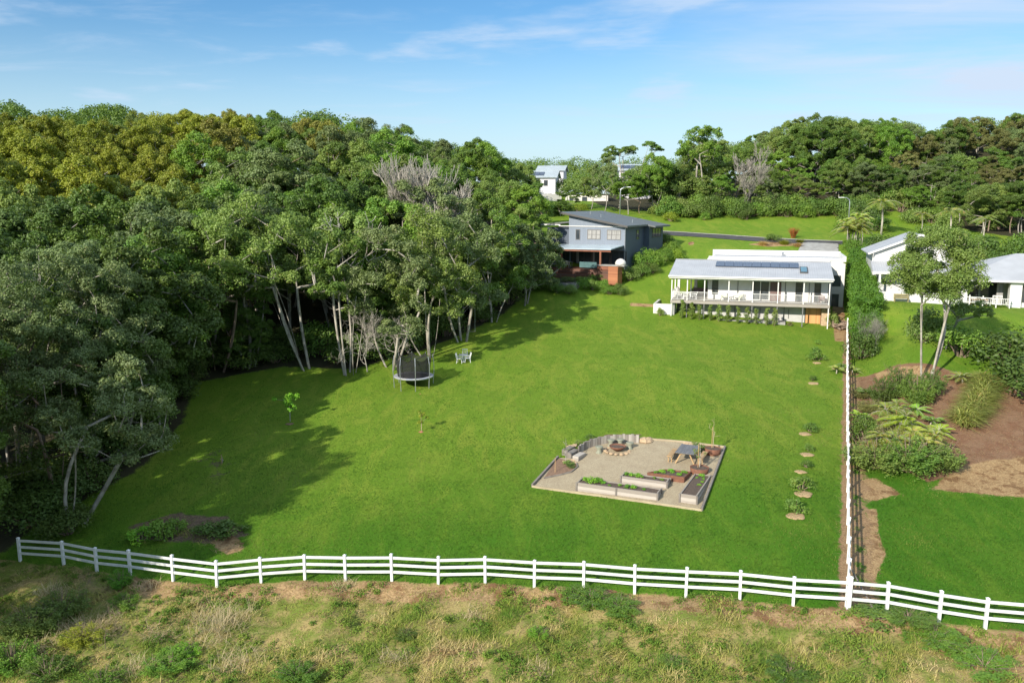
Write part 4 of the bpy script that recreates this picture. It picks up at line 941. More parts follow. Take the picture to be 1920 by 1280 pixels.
def wall_run(px0, px1, D0, D1, z0, z1, h, label, mat, th=.3):
    a = Vector(((px0-960)/FPX*D0, D0+2, 0)); b = Vector(((px1-960)/FPX*D1, D1+2, 0)); m = MB(); n = 6
    for i in range(n):
        p = a.lerp(b, i/n); q = a.lerp(b, (i+1)/n); z = z0+(z1-z0)*(i+.5)/n; m.bar(p+Vector((0, 0, z+h/2-1.5)), q+Vector((0, 0, z+h/2-1.5)), th, h+3)
    o = m.build('boundary_wall', mat); tag(o, label, 'wall')
wall_run(975, 1052, 172, 176, 17.9, 18.4, 1.9, 'pale rendered boundary wall below the white house on the skyline', M['wall_far'])
wall_run(975, 1030, 182, 186, 19.0, 19.2, 1.2, 'white balcony wall directly under the skyline house', M['pink_white'])
# ------------------------------------------------------------------ street lamps
def lamp(px, py, toppy, rz, label, arm=1.2):
    p = P(px, py); D = p.y; hh = (py-toppy)/FPX*D*1.0
    e = empty('street_lamp', p, rz, label, 'street lamp')
    MB().tube([(0, 0, -.3), (0, 0, hh*.86), (.08, 0, hh*.94), (arm*.45, 0, hh*.995), (arm, 0, hh)], [.1, .08, .07, .06, .05], 8).build('pole', M['steel'], e, True)
    MB().box(arm-.05, arm+.55, -.12, .12, hh-.06, hh+.06).build('lamp_head', M['plastic'], e, bevel=.03)
lamp(1162, 418, 353, 0, 'curved grey street lamp rising behind the roof of the grey house')
lamp(1589, 445, 372, math.pi, 'curved grey street lamp by the palms at the end of the road')
# ------------------------------------------------------------------ trampoline
tp = P(776, 722); T_ = empty('trampoline', tp, .2, 'round trampoline with tall poles and a black safety net on the lawn', 'trampoline')
R_ = 1.72; ringp = [(R_*math.cos(2*math.pi*k/32), R_*math.sin(2*math.pi*k/32), .86) for k in range(33)]
MB().tube(ringp, .05, 8).build('frame_ring', M['steel'], T_)
pdm = MB(); n = 32
for k in range(n):
    a, b = 2*math.pi*k/n, 2*math.pi*(k+1)/n; c0, s0, c1, s1 = math.cos(a), math.sin(a), math.cos(b), math.sin(b)
    pdm.slab([((R_-.3)*c0, (R_-.3)*s0, .93), (R_*1.03*c0, R_*1.03*s0, .93), (R_*1.03*c1, R_*1.03*s1, .93), ((R_-.3)*c1, (R_-.3)*s1, .93)], .06 if True else 0)
pdm.build('edge_pad', M['blue_pad'], T_)
MB().lathe([(.01, .90), (R_-.28, .90), (R_-.28, .885), (.01, .885)], 32).build('jumping_mat', M['frame_dark'], T_)
t = NT('black_net'); t.b.inputs['Base Color'].default_value = (.012, .012, .013, 1); t.b.inputs['Roughness'].default_value = .9; tr = t.n('ShaderNodeBsdfTransparent'); ms = t.n('ShaderNodeMixShader'); ms.inputs[0].default_value = .74
t.l(tr.outputs[0], ms.inputs[1]); t.l(t.b.outputs[0], ms.inputs[2]); t.l(ms.outputs[0], t.out.inputs[0]); M['net'] = t.m
vs = []; fs = []; n = 64; zs_ = [.94, 1.4, 1.9, 2.4, 2.72]
for j, z in enumerate(zs_):
    for k in range(n):
        a = 2*math.pi*k/n; sag = abs(math.sin(a*4+.0)); r = (R_-.3)+(.22)*(j/4)+.0-.10*sag*(j/4); vs.append((r*math.cos(a), r*math.sin(a), z-(.30*sag if j == 4 else .12*sag*(j == 3))))
for j in range(4):
    for k in range(n): fs.append((j*n+k, j*n+(k+1) % n, (j+1)*n+(k+1) % n, (j+1)*n+k))
me = bpy.data.meshes.new('net'); me.from_pydata(vs, [], fs); me.update(); obj('safety_net', me, M['net'], T_)
for k in range(8):
    a = 2*math.pi*k/8; c, s = math.cos(a), math.sin(a); r = R_+.06
    MB().tube([(r*c, r*s, .84), (r*c*1.02, r*s*1.02, 1.3), (r*c*1.02, r*s*1.02, 2.1), (r*c*.95, r*s*.95, 2.8)], .032, 6).build('net_pole', M['steel'], T_)
    lz = gz(tp.x+r*math.cos(a+.2), tp.y+r*math.sin(a+.2))-tp.z
    MB().tube([(r*c, r*s, .9), (r*c*.97, r*s*.97, lz-.05)], .035, 6).build('leg', M['steel'], T_)
# ------------------------------------------------------------------ ornate white lawn furniture under the trees
p = P(869, 678); e = empty('garden_table', p, 0, 'small round white garden table at the edge of the tree shade', 'table')
MB().lathe([(.02, .66), (.42, .66), (.44, .70), (.02, .70)], 16).build('tabletop', M['plastic'], e)
MB().lathe([(.2, 0), (.06, .06), (.05, .4), (.07, .66)], 8).build('pedestal', M['plastic'], e)
for q, rz, lb in (((862, 680), 1.4, 'white metal garden chair left of the small round table'), ((876, 679), -1.3, 'white metal garden chair right of the small round table'), ((872, 673), .1, 'white metal garden chair behind the small round table')):
    tab_chair('garden_chair', P(*q), rz, M['plastic'], lb, 'white garden chairs near the trampoline', 1.05)
p = P(886, 630); e = empty('rope_swing', p, .3, 'small pale swing hanging under the trees at the lawn edge', 'swing')
MB().bar((-.3, 0, .5), (.3, 0, .5), .2, .03).build('seat', M['sleeper_dark'], e)
for x in (-.28, .28): MB().bar((x, 0, .5), (x, 0, 4.5), .025, .025).build('rope', M['steel'], e)
# ------------------------------------------------------------------ courtyard garden
def z7(x, y, dz=0.): v = at(980+x/4.3636, 780+y/4.365, dz); return v
PC = [z7(78, 582), z7(1465, 775), z7(1655, 262), z7(1300, 218), z7(1060, 200), z7(960, 210), z7(760, 215), z7(600, 235), z7(480, 300), z7(400, 350), z7(290, 345)]
t = NT('courtyard_sand'); a_ = t.noise(1.2, 5, .65); b_ = t.noise(14, 4, .7); c_ = t.noise(3.2, 5, .7, None, 1.5)
cc = t.mix(t.rng(a_, .35, .65), (.37, .31, .20), (.32, .26, .165)); cc = t.mix(t.rng(b_, .42, .66), cc, (.22, .17, .11)); cc = t.mix(t.rng(t.noise(5, 6, .75), .60, .70), cc, (.20, .155, .10)); cc = t.mix(t.math('MULTIPLY', t.rng(c_, .58, .72), .5), cc, (.44, .37, .25)); t.bump(b_, .5, .03)
M['sand'] = t.fin(cc, .95); drape('gravel_courtyard', PC, M['sand'], .07, .3)
def edging(pts, w_, h, mat, label, name='timber_edging', dz=0.):
    m = MB(); 
    for a, b in zip(pts, pts[1:]):
        n = max(1, int((b-a).length/1.2))
        for i in range(n):
            p_, q_ = a.lerp(b, i/n), a.lerp(b, (i+1)/n); m.bar(G(p_.x, p_.y, h/2-.08+dz), G(q_.x, q_.y, h/2-.08+dz), w_, h+.16)
    o = m.build(name, mat); tag(o, label, 'edging'); return o
edging([PC[0], PC[1]], .1, .13, M['edging'], 'pale timber edging along the front of the gravel courtyard')
edging([PC[1], PC[2]], .12, .2, M['sleeper_dark'], 'dark weathered edging along the right side of the courtyard')
edging([PC[2], PC[3], PC[4]], .12, .16, M['edging'], 'pale timber edging along the back of the courtyard')
edging([PC[10], PC[0]], .12, .22, M['sleeper_dark'], 'dark timber edging along the left slope of the courtyard')
def frame_of(a, b):
    d = b-a; return math.atan2(d.y, d.x), math.hypot(d.x, d.y)
def raised_bed(name, a, b, wd, h, label, mid=True, soil_drop=.06, dirn=1, mat='sleeper'):
    rz, L_ = frame_of(a, b); e = empty(name, (a.x, a.y, gz(a.x, a.y)), rz, label, 'raised bed'); th = .07
    zb = -.5
    boxes('side_board', M[mat], e, (0, L_, 0, th, zb, h)); boxes('side_board', M[mat], e, (0, L_, wd-th, wd, zb, h))
    boxes('end_board', M[mat], e, (0.0, th, th, wd-th, zb, h)); boxes('end_board', M[mat], e, (L_-th, L_, th, wd-th, zb, h))
    xs = [-.05, L_-.03]+([L_/2-.05] if mid else [])
    for x in xs:
        boxes('post', M['sleeper_dark'], e, (x, x+.1, -.06, -.003, zb, h+.02)); boxes('post', M['sleeper_dark'], e, (x, x+.1, wd+.003, wd+.06, zb, h+.02))
    if not mid: pass
    s_ = MB(); nxs, nys = 14, 6; V_ = []; 
    for j in range(nys+1):
        for i in range(nxs+1): V_.append((th+(L_-2*th)*i/nxs, th+(wd-2*th)*j/nys, h-soil_drop+.05*(vnoise(np.array(i*.9+a.x), np.array(j*1.1))-.3)))
    s_.add(V_, [(j*(nxs+1)+i, j*(nxs+1)+i+1, (j+1)*(nxs+1)+i+1, (j+1)*(nxs+1)+i) for j in range(nys) for i in range(nxs)]); s_.build('soil', M['soil'], e, True)
    return e, L_
def veg(e, spots, seed, lf='veg', cat='plant', label='leafy green vegetable seedling growing in the soil of a raised bed', group='seedlings in the raised beds'):
    for i, (x, y, z, s) in enumerate(spots):
        w_ = e.matrix_basis @ Vector((x, y, z)); q = plant_tree('vegetable_plant', w_, VEG[(i+seed) % 3], M['bark_brown'], L[lf], label, 'vegetable plant', group, i*1.3, (s*.8, s*.8, s*.62), 'leaves', 'stem')
VEG = [bush_mesh('veg%d' % k, 60+k, .3, .38, 7, 40, .10, .055, .5) for k in range(3)]
fa, fb_ = z7(440, 622), z7(1100, 700)
BE1, BL1 = raised_bed('raised_bed', fa, fb_, 1.0, .62, 'longest weathered timber raised bed at the front of the courtyard')
sa, sb = z7(765, 527, 0), z7(1160, 590, 0); rz, _ = frame_of(fa, fb_)
sa = BE1.location+Vector((math.cos(rz)*2.3-math.sin(rz)*1.75, math.sin(rz)*2.3+math.cos(rz)*1.75, 0)); sb = sa+Vector((math.cos(rz)*2.9, math.sin(rz)*2.9, 0))
BE2, BL2 = raised_bed('raised_bed', sa, sb, .8, .55, 'shorter weathered timber raised bed just behind the longest one', mid=False)
ra, rb = z7(1290, 700), z7(1420, 738)
rz2, l2 = frame_of(ra, rb)
rk_ = z7(1385, 520); 
bf, bk2 = z7(1352, 722), z7(1447, 545); dd_ = bk2-bf; rz2 = math.atan2(dd_.y, dd_.x)-math.pi/2; ra = Vector((bf.x-math.cos(rz2)*.5, bf.y-math.sin(rz2)*.5, 0)); rb = Vector((bf.x+math.cos(rz2)*.5, bf.y+math.sin(rz2)*.5, 0)); l3_ = math.hypot(dd_.x, dd_.y)*1.3
BE3, BL3 = raised_bed('raised_bed', ra, rb, l3_, .6, 'deep timber raised bed along the right side of the courtyard', mid=False)
# triangular rusted steel bed
c0 = sa+Vector((math.cos(rz)*1.4-math.sin(rz)*1.15, math.sin(rz)*1.4+math.cos(rz)*1.15, 0))
e = empty('steel_planter', (c0.x, c0.y, gz(c0.x, c0.y)), rz, 'low three sided rusted steel planter behind the timber beds', 'planter')
tri = [(0, 0), (2.3, .0), (2.45, 1.25), (.9, 1.1)]
m = MB()
for a, b in zip(tri, tri[1:]+tri[:1]): m.bar((a[0], a[1], .1), (b[0], b[1], .1), .05, .75)
m.build('rim', M['corten'], e); MB().prism(tri, -.3, .40).build('soil', M['soil'], e)
veg(e, [(.8, .6, .38, .9), (1.3, .9, .38, 1), (1.9, .5, .38, .8), (2.1, 1.0, .38, .8), (.5, .3, .38, .7)], 1)
veg(BE1, [(.4, .7, .56, 1.0), (.9, .5, .56, 1.6), (1.15, .6, .56, 1.5), (1.5, .6, .56, .7), (2.6, .6, .56, .6), (3.1, .5, .56, .9), (3.5, .5, .56, 1.0), (4.1, .5, .56, .5), (2.0, .3, .56, .5)], 0)
veg(BE2, [(.25, .5, .5, .8), (.6, .4, .5, .9), (.95, .45, .5, 1.0), (1.2, .3, .5, .8), (2.0, .5, .5, .5), (2.5, .4, .5, .5)], 2)
veg(BE3, [(.5*BL3, l3_*.93, .54, .8), (.7*BL3, l3_*.8, .54, .5), (.75*BL3, l3_*.66, .54, .5), (.7*BL3, l3_*.5, .54, .5), (.3*BL3, l3_*.82, .54, .4)], 1)
def round_planter(c, r, h, label, tree_h=0):
    e = empty('round_planter', G(c.x, c.y), 0, label, 'planter')
    MB().lathe([(r*.86, -.1), (r, h), (r*.95, h), (r*.9, h-.06)], 28).build('bowl', M['corten'], e, True); MB().lathe([(.02, h-.06), (r*.92, h-.055), (.9*r, h-.1), (.02, h-.1)], 24).build('soil', M['soil'], e)
    return e
q1 = z7(1555, 312); q2 = z7(1445, 465)
round_planter(q1, .54, .45, 'round rusted steel planter at the back right corner of the courtyard'); round_planter(q2, .6, .42, 'round rusted steel planter at the end of the deep timber bed')
# picnic table
a, b = z7(1270, 392), z7(1395, 400); tz = z7(1345, 365); rzt = frame_of(BE3.location, BE3.location+Vector((math.cos(rz2), math.sin(rz2), 0)))[0]
e = empty('picnic_table', G(tz.x, tz.y), rz2+.02, 'grey plank picnic table with pine legs in the courtyard', 'table')
for i in range(4): boxes('table_plank', M['grey_timber'], e, (-.62+i*.31, -.32+i*.31, -.95, 1.15, .76, .80))
for y in (-.7, .9):
    for s in (-1, 1): MB().bar((s*.25, y, .76), (s*.62, y, 0), .08, .08).build('leg', M['pine'], e)
    MB().bar((-.6, y+.06, .70), (.6, y+.06, .70), .05, .1).build('brace', M['pine'], e)
for s, lb in ((-1, 'pine bench on the left of the grey picnic table'), (1, 'pine bench on the right of the grey picnic table')):
    c = e.matrix_basis @ Vector((s*1.0, .1, 0)); b_ = empty('picnic_bench', G(c.x, c.y), rz2+.02, lb, 'bench')
    boxes('seat', M['pine'], b_, (-.17, .17, -.95, .95, .42, .47))
    for y in (-.75, .7):
        for x in (-.13, .08): boxes('leg', M['pine'], b_, (x, x+.05, y, y+.05, -.1, .42))
# curved upright timber wall
arc = [z7(x, y+58) for x, y in ((462, 255), (490, 236), (520, 218), (560, 202), (600, 190), (650, 178), (700, 170), (750, 165), (800, 162), (850, 161), (900, 163), (960, 170))]
m = MB(); L_ = 0
pts = []
for a, b in zip(arc, arc[1:]):
    n = max(1, round((b-a).length/.2))
    for i in range(n): pts.append((a.lerp(b, i/n), b-a))
wv = empty('curved_wall', G(arc[0].x, arc[0].y), 0, 'curved wall of upright weathered sleepers around the fire pit', 'wall')
o = wv.location
for i, (p, d) in enumerate(pts):
    a_ = math.atan2(d.y, d.x); g0 = G(p.x, p.y); q = p-o
    hh = .62+.04*math.sin(i*2.3); m = MB().box(q.x-.1, q.x+.095, q.y-.05, q.y+.05, g0.z-o.z-.3, g0.z-o.z+hh, a_); s_ = m.build('upright', M['sleeper_v'] if i % 3 else M['sleeper_dark'], wv)
# timber steps
for i, (x, y) in enumerate(((462, 350), (412, 322), (374, 298))):
    c = z7(x, y); o = boxes('timber_step', M['sleeper_dark'] if i else M['sleeper'], None, (-.55, .55, -.22, .22, -.25, .34)); o.location = G(c.x, c.y); o.rotation_euler = (0, 0, 1.02)
    tag(o, ['pale sleeper step nearest the courtyard floor, by the curved wall', 'middle sleeper step climbing beside the curved wall', 'topmost dark sleeper step beside the curved wall'][i], 'step', 'sleeper steps by the curved wall')
# fire pit
c = z7(775, 292); fpz = empty('fire_pit', G(c.x, c.y), 0, 'rusted steel fire bowl inside a ring of rough stones', 'fire pit')
MB().lathe([(.2, .1), (.42, .28), (.56, .44), (.58, .44), (.44, .26), (.1, .12)], 24).build('bowl', M['corten'], fpz, True); MB().lathe([(.01, .34), (.5, .36), (.45, .3), (.01, .2)], 16).build('ash', M['soil'], fpz)
def rock(seed, r, flat=.6):
    rg = np.random.default_rng(seed); m = MB().lathe([(.05, -.9), (.7, -.6), (1, 0), (.75, .65), (.05, .95)], 8); m.v = [tuple(np.array(v)*(r*(.8+.4*rg.random()))*np.array([1, 1, flat])) for v in m.v]; return m.mesh('rock', False)
RK = [rock(i, 1) for i in range(4)]
for i in range(14):
    a = i*.449; o = obj('stone', RK[i % 4], M['rock'], fpz); o.location = (math.cos(a)*.82, math.sin(a)*.82, .08); o.rotation_euler = (0, 0, i); s = .13+.05*((i*7) % 5)/5; o.scale = (s, s, s)
def stool(c, label):
    e = empty('stump_stool', G(c.x, c.y), 0, label, 'stool', 'stools round the fire pit')
    MB().lathe([(.24, 0), (.25, .06), (.17, .14), (.15, .3), (.2, .4)], 14).build('pedestal', M['stool'], e, True); MB().lathe([(.20, .4), (.27, .44), (.27, .5), (.24, .52), (.01, .52)], 14).build('seat', M['stool'], e)
for (x, y), lb in (((625, 305), 'green grey stool nearest the left side of the curved wall'), ((722, 248), 'green grey stool behind the fire bowl on its left'), ((798, 245), 'green grey stool directly behind the fire bowl'), ((876, 272), 'green grey stool on the right of the fire bowl')): stool(z7(x, y), lb)
for i, (x, y, s) in enumerate(((1000, 218, .42), (1030, 205, .3), (985, 205, .3), (395, 262, .28), (425, 248, .2), (350, 380, .2), (400, 372, .22), (435, 392, .18), (1340, 232, .2), (1380, 240, .22))):
    o = obj('boulder', RK[i % 4], M['rock']); c = z7(x, y); o.location = G(c.x, c.y, s*.3); o.scale = (s*1.3, s, s); o.rotation_euler = (0, 0, i*1.1)
    tag(o, ['large sandstone boulder at the right end of the curved wall', 'smaller sandstone boulder behind the large one by the curved wall', 'small sandstone boulder tight against the end of the curved wall', 'sandstone rock above the topmost sleeper step', 'small rock uphill of the sleeper steps',
            'small rock at the far edge of the mulched corner bed', 'pale rock in the middle row of the mulched corner bed', 'pale rock nearest the gravel in the mulched corner bed', 'small rock left of the rusted planter by the back edging', 'small rock closest to the rusted planter by the back edging'][i], 'boulder')
# mulched corner bed with its timber rim
drape('mulch_bed', [z7(175, 515), z7(300, 490), z7(420, 455), z7(450, 420), z7(440, 395), z7(360, 370), z7(290, 350)], M['mulch'], .11, .25)
edging([z7(175, 518), z7(300, 493), z7(400, 468), z7(448, 428), z7(440, 398)], .06, .16, M['sleeper_dark'], 'curved dark timber rim of the mulched corner bed')
drape('mulch_bed', [z7(400, 300), z7(480, 245), z7(560, 195), z7(700, 160), z7(960, 160), z7(1050, 195), z7(960, 166), z7(700, 168), z7(540, 212), z7(450, 270)], M['mulch'], .11, .25)
# ------------------------------------------------------------------ tree kinds
TD = [tree_meshes('domed%d' % i, 100+i, 13, 4.3, 2.0, 1+i % 2, 20, 8, 190, .235, .13, .29, .9, (0, 0), .13, .35, .85, .3, .62, zlow=-.6) for i in range(5)]
TS = [tree_meshes('spreading%d' % i, 200+i, 13, 4.7, 3.6, 2+i % 2, 20, 7, 185, .22, .12, .27, .8, (0, 0), .11, .5, .78, .4, .68, zlow=-.45, gap=.1) for i in range(4)]
TU = [tree_meshes('upright%d' % i, 300+i, 13, 3.1, 2.2, 1, 16, 7, 180, .22, .12, .34, .95, (0, 0), .11, .3, .85, .3, .6, zlow=-.6, gap=.06) for i in range(3)]
TN = [tree_meshes('fine%d' % i, 350+i, 16, 4.6, 2.2, 2+i % 2, 24, 9, 210, .17, .09, .27, .9, (0, 0), .16, .4, .85, .3, .64, zlow=-.6, gap=.08) for i in range(3)]
SKY_L = [(-200, 205), (0, 222), (60, 212), (180, 222), (300, 204), (400, 206), (480, 206), (600, 212), (700, 222), (760, 235), (800, 255), (850, 262), (905, 262), (940, 285), (975, 292), (1000, 335), (1025, 385), (1042, 425), (1060, 520)]
SKY_R = [(1000, 330), (1050, 345), (1075, 335), (1120, 345), (1180, 350), (1200, 305), (1250, 296), (1265, 330), (1275, 270), (1300, 240), (1340, 250), (1365, 268), (1385, 262), (1410, 245), (1450, 235), (1490, 220), (1530, 212), (1580, 216), (1650, 219), (1700, 226), (1740, 245), (1765, 236), (1790, 217), (1835, 214), (1860, 236), (1880, 232), (1900, 210), (2100, 212)]
def zof(py, D): return CAM_Z+D*(-math.sin(PITCH)-(py-640)/FPX*math.cos(PITCH))
def scr(x, y, z):
    D = y*math.cos(PITCH)+(CAM_Z-z)*math.sin(PITCH); dn = (CAM_Z-z)*math.cos(PITCH)-y*math.sin(PITCH); return 960+FPX*x/D, 640+FPX*dn/D, D
rt = random.Random(5)
LBL = {('L', 'olive'): ('olive yellow crowned tree among others like it high on the left forest', 'olive yellow trees on the left hill'),
       ('L', 'olive_brown'): ('bronze tinted tree along the skyline of the left forest', 'bronze tinted skyline trees'),
       ('L', 'mid'): ('mid green crowned tree in the left forest', 'mid green trees of the left forest'),
       ('L', 'bright'): ('bright green crowned tree in the left forest', 'bright green trees of the left forest'),
       ('L', 'grey'): ('grey green crowned tree in the left forest', 'grey green trees of the left forest'),
       ('L', 'soft'): ('soft pale green crowned tree in the left forest', 'pale green trees of the left forest'),
       ('L', 'dark'): ('dark green crowned tree in the shaded part of the left forest', 'dark trees of the left forest'),
       ('R', 'mid'): ('mid green crowned tree on the wooded hill behind the houses', 'mid green trees on the right hill'),
       ('R', 'bright'): ('bright green crowned tree on the wooded hill behind the houses', 'bright green trees on the right hill'),
       ('R', 'grey'): ('grey green crowned tree on the wooded hill behind the houses', 'grey green trees on the right hill'),
       ('R', 'soft'): ('soft green crowned tree on the wooded hill behind the houses', 'soft green trees on the right hill'),
       ('R', 'dark'): ('dark green crowned tree on the wooded hill behind the houses', 'dark green trees on the right hill'),
       ('R', 'brownish'): ('drab brown green tree on the wooded hill behind the houses', 'drab trees on the right hill')}
CAND = []
def forest_tree(side, x, y, h, kind, fam, lab=None, rscale=1.): CAND.append((side, x, y, h, kind, fam, lab, rscale))
def grow_tree(side, x, y, h, kind, fam, lab=None, rscale=1.):
    near = side == 'L' and y < 64; tm = rt.choice(TN if near else {'D': TD, 'S': TS, 'U': TU}[fam]); s = h/(16. if near else 13.); k = (.4+.6*s) if s < 1 else s; k *= rscale*rt.uniform(.92, 1.12)
    lb, gr = lab or LBL[(side, kind)]
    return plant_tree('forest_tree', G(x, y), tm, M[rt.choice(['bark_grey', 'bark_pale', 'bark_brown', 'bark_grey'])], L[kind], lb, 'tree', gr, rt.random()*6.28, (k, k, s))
nL = 0
y = 12.
while y < 205:
    st = 6.1 if y < 130 else 7.2
    x = tl_x(y)-2.6
    while x > -.66*y-16:
        xx = x+rt.uniform(-1.7, 1.7); yy = y+rt.uniform(-1.7, 1.7); x -= st*rt.uniform(.85, 1.15)
        if xx > tl_x(yy)-1.5: continue
        if (y < 52 and xx < -44) or (yy < 29 and xx > -39): continue
        g = gz(xx, yy); px, py, D = scr(xx, yy, g)
        if px < -420 and yy > 60: continue
        h = rt.uniform(12.5, 16.5) if y < 110 else rt.uniform(12, 15)
        if xx > -6 and yy < 130: h = rt.uniform(8, 11)
        if y < 52: h = rt.uniform(16, 19) if y < 36 else rt.uniform(13, 15.5)
        sky_y = np.interp(px, [p[0] for p in SKY_L], [p[1] for p in SKY_L])+rt.uniform(0, 10)
        zm = zof(sky_y, D)
        if px > -60: h = min(h, zm-g)
        if h < 4.5: continue
        px, pt, D = scr(xx, yy, g+h*.9)
        r = rt.random()
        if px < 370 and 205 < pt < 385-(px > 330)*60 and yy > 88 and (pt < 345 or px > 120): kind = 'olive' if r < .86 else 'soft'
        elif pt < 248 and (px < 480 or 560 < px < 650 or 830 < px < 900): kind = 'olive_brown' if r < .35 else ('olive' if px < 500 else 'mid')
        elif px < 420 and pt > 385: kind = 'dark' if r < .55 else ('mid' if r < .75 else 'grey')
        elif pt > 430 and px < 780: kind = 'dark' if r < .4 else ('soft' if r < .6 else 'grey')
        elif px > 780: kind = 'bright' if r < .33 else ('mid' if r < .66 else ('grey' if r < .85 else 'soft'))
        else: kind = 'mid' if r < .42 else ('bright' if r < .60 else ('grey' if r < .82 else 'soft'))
        fam = 'D' if (kind in ('olive', 'olive_brown', 'bright') or rt.random() < .5) else ('S' if rt.random() < .75 else 'U')
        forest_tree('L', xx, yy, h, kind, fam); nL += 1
    y += st*.86
nR = 0
y = 152.
while y < 236:
    st = 6.0 if y < 185 else 7.6
    x = 14.
    while x < .66*y+14:
        xx = x+rt.uniform(-1.8, 1.8); yy = y+rt.uniform(-1.8, 1.8); x += st*rt.uniform(.85, 1.15)
        g = gz(xx, yy)
        if samp(forestR, np.array(xx), np.array(yy)) < .5: continue
        px, py, D = scr(xx, yy, g)
        if 985 < px < 1190 and yy < 200: continue
        h = rt.uniform(9.5, 13.5) if yy > 164 else rt.uniform(6.5, 9.5)
        sky_y = np.interp(px, [p[0] for p in SKY_R], [p[1] for p in SKY_R])+rt.uniform(0, 9); h = min(h, zof(sky_y, D)-g)
        if h < 4: continue
        r = rt.random(); px, pt, D = scr(xx, yy, g+h*.9)
        if pt > 330: kind = 'bright' if r < .45 else ('mid' if r < .8 else 'soft')
        elif px > 1680: kind = 'brownish' if r < .35 else ('grey' if r < .6 else 'mid')
        else: kind = 'soft' if r < .40 else ('mid' if r < .70 else ('grey' if r < .86 else 'bright'))
        forest_tree('R', xx, yy, h, kind, 'D' if rt.random() < .82 else ('S' if rt.random() < .5 else 'U')); nR += 1
    y += st*.86
# lower right slope: forest coming down behind the neighbour's house
for i in range(46):
    px = rt.uniform(1590, 1990); yy = rt.uniform(112, 150); D = yy; xx = (px-960)/FPX*D
    if samp(forestR, np.array(xx), np.array(yy)) < .5: continue
    g = gz(xx, yy); h = rt.uniform(5.5, 10) if yy > 125 else rt.uniform(4, 6)
    lim = 335 if yy > 130 else 395
    h = min(h, zof(lim+rt.uniform(0, 30), D)-g)
    if h < 3: continue
    r = rt.random(); forest_tree('R', xx, yy, h, 'bright' if r < .3 else ('mid' if r < .6 else ('soft' if r < .75 else 'dark')), 'D')
for xx, yy, h in ((-36.5, 27, 19), (-34, 32, 19), (-32, 36, 19), (-35, 40, 19.5), (-33, 45, 16.5), (-38, 31, 20), (-41, 24, 18)): forest_tree('L', xx, yy, h, 'mid', 'D', None, 1.1)
print('forest trees', nL, nR)
# trees between the grey house and the skyline houses
for px, py, h, kind, fam, sc_ in ((1066, 392, 4, 'mid', 'D', 1), (1084, 388, 5.2, 'soft', 'U', 1), (1108, 392, 7.5, 'soft', 'U', 1), (1100, 372, 5, 'bright', 'D', 1), (1132, 398, 10.5, 'grey', 'U', .9), (1150, 395, 6.5, 'bright', 'D', 1), (1178, 402, 7.5, 'bright', 'D', .9), (1200, 400, 7, 'mid', 'U', 1),
                                  (1225, 400, 11.5, 'bright', 'D', .8), (1245, 398, 9, 'dark', 'D', .9), (1268, 398, 8.5, 'dark', 'D', 1), (1290, 398, 7, 'bright', 'D', 1), (1052, 405, 2.6, 'mid', 'D', 1), (1068, 338, 4.5, 'bright', 'D', 1), (1080, 345, 4.5, 'mid', 'D', 1)):
    if py < 360: D = 196.; xx = (px-960)/FPX*D; yy = D-2
    else: v = at(px, py); xx, yy = v.x, v.y
    forest_tree('R', xx, yy, h, kind, fam, ('tree in the belt between the grey house and the skyline houses', 'trees between the grey house and the skyline houses'), sc_)
# keep as single trees the 285 that show largest; the ones hidden behind others are left out, the slivers become one mass
CAND.sort(key=lambda c: c[2]); grid = np.zeros((90, 150), bool); seen = []
for c in CAND:
    side, x, y, h, kind, fam = c[:6]; g = gz(x, y); R_c = {'D': 4.4, 'S': 4.9, 'U': 3.1}[fam]*(.75+.25*h/13 if h < 13 else h/13.)
    px, pt, D = scr(x, y, g+h); _, pb, _ = scr(x, y, g+h*.25); rx = R_c/D*FPX
    jj, ii = np.mgrid[0:90, 0:150]; cx_, cy_ = (ii-15)*16+8, (jj)*16+8-80
    cell = (((cx_-px)/rx)**2+((cy_-(pt+pb)/2)/max(1, (pb-pt)/2))**2 < 1)
    vis = int((cell & ~grid & (cy_ > -20) & (cy_ < 1290) & (cx_ > -200) & (cx_ < 2080)).sum()); area = max(1, int(cell.sum()))
    if 210 < pt < 420 and h > 9: pass
    seen.append((vis, c)); grid |= (((cx_-px)/(rx*.8))**2+((cy_-(pt*.5+pb*.5)-2)/max(1, (pb-pt)/2*.85))**2 < 1)
keep = [c for v_, c in seen if c[2] < 54 and c[1] < -29]; rest = sorted([q for q in seen if not (q[1][2] < 54 and q[1][1] < -29)], key=lambda q: -q[0])
keep += [c for v_, c in rest[:285-len(keep)]]; left = [c for v_, c in rest[285-len(keep) if False else (285-len([1 for v2, c2 in seen if c2[2] < 54 and c2[1] < -29])):] if v_ >= 1]
print('candidates', len(CAND), 'kept', len(keep), 'mass', len(left), 'hidden', len(CAND)-len(keep)-len(left))
for c in keep: grow_tree(*c)
rng = np.random.default_rng(55)
def mass(cands, name, lf, label):
    cs = []; rs = []
    for side, x, y, h, kind, fam, *_ in cands:
        g = gz(x, y)
        for k in range(30):
            d = unit(rng, 1)[0]; d[2] = abs(d[2]); cs.append((x+d[0]*3.2, y+d[1]*3.2, g+h*.45+d[2]*(h*.5-.8))); rs.append(rng.uniform(.9, 1.5))
    if not cs: return
    v_, q_, cr = clump_leaves(cs, rs, 70, .36, .22, rng, .75, .4); me = mesh_np(name, v_, q_); attr(me, 'rnd', cr); tag(obj(name, me, L[lf]), label, 'woods', kind='stuff')
mass([c for c in left if c[0] == 'L' and 'olive' not in c[4]], 'forest_canopy', 'mid', 'canopy filling in between the separate trees of the left forest')
mass([c for c in left if c[0] == 'L' and 'olive' in c[4]], 'forest_canopy', 'olive', 'olive canopy filling in between the separate trees on the left hill')
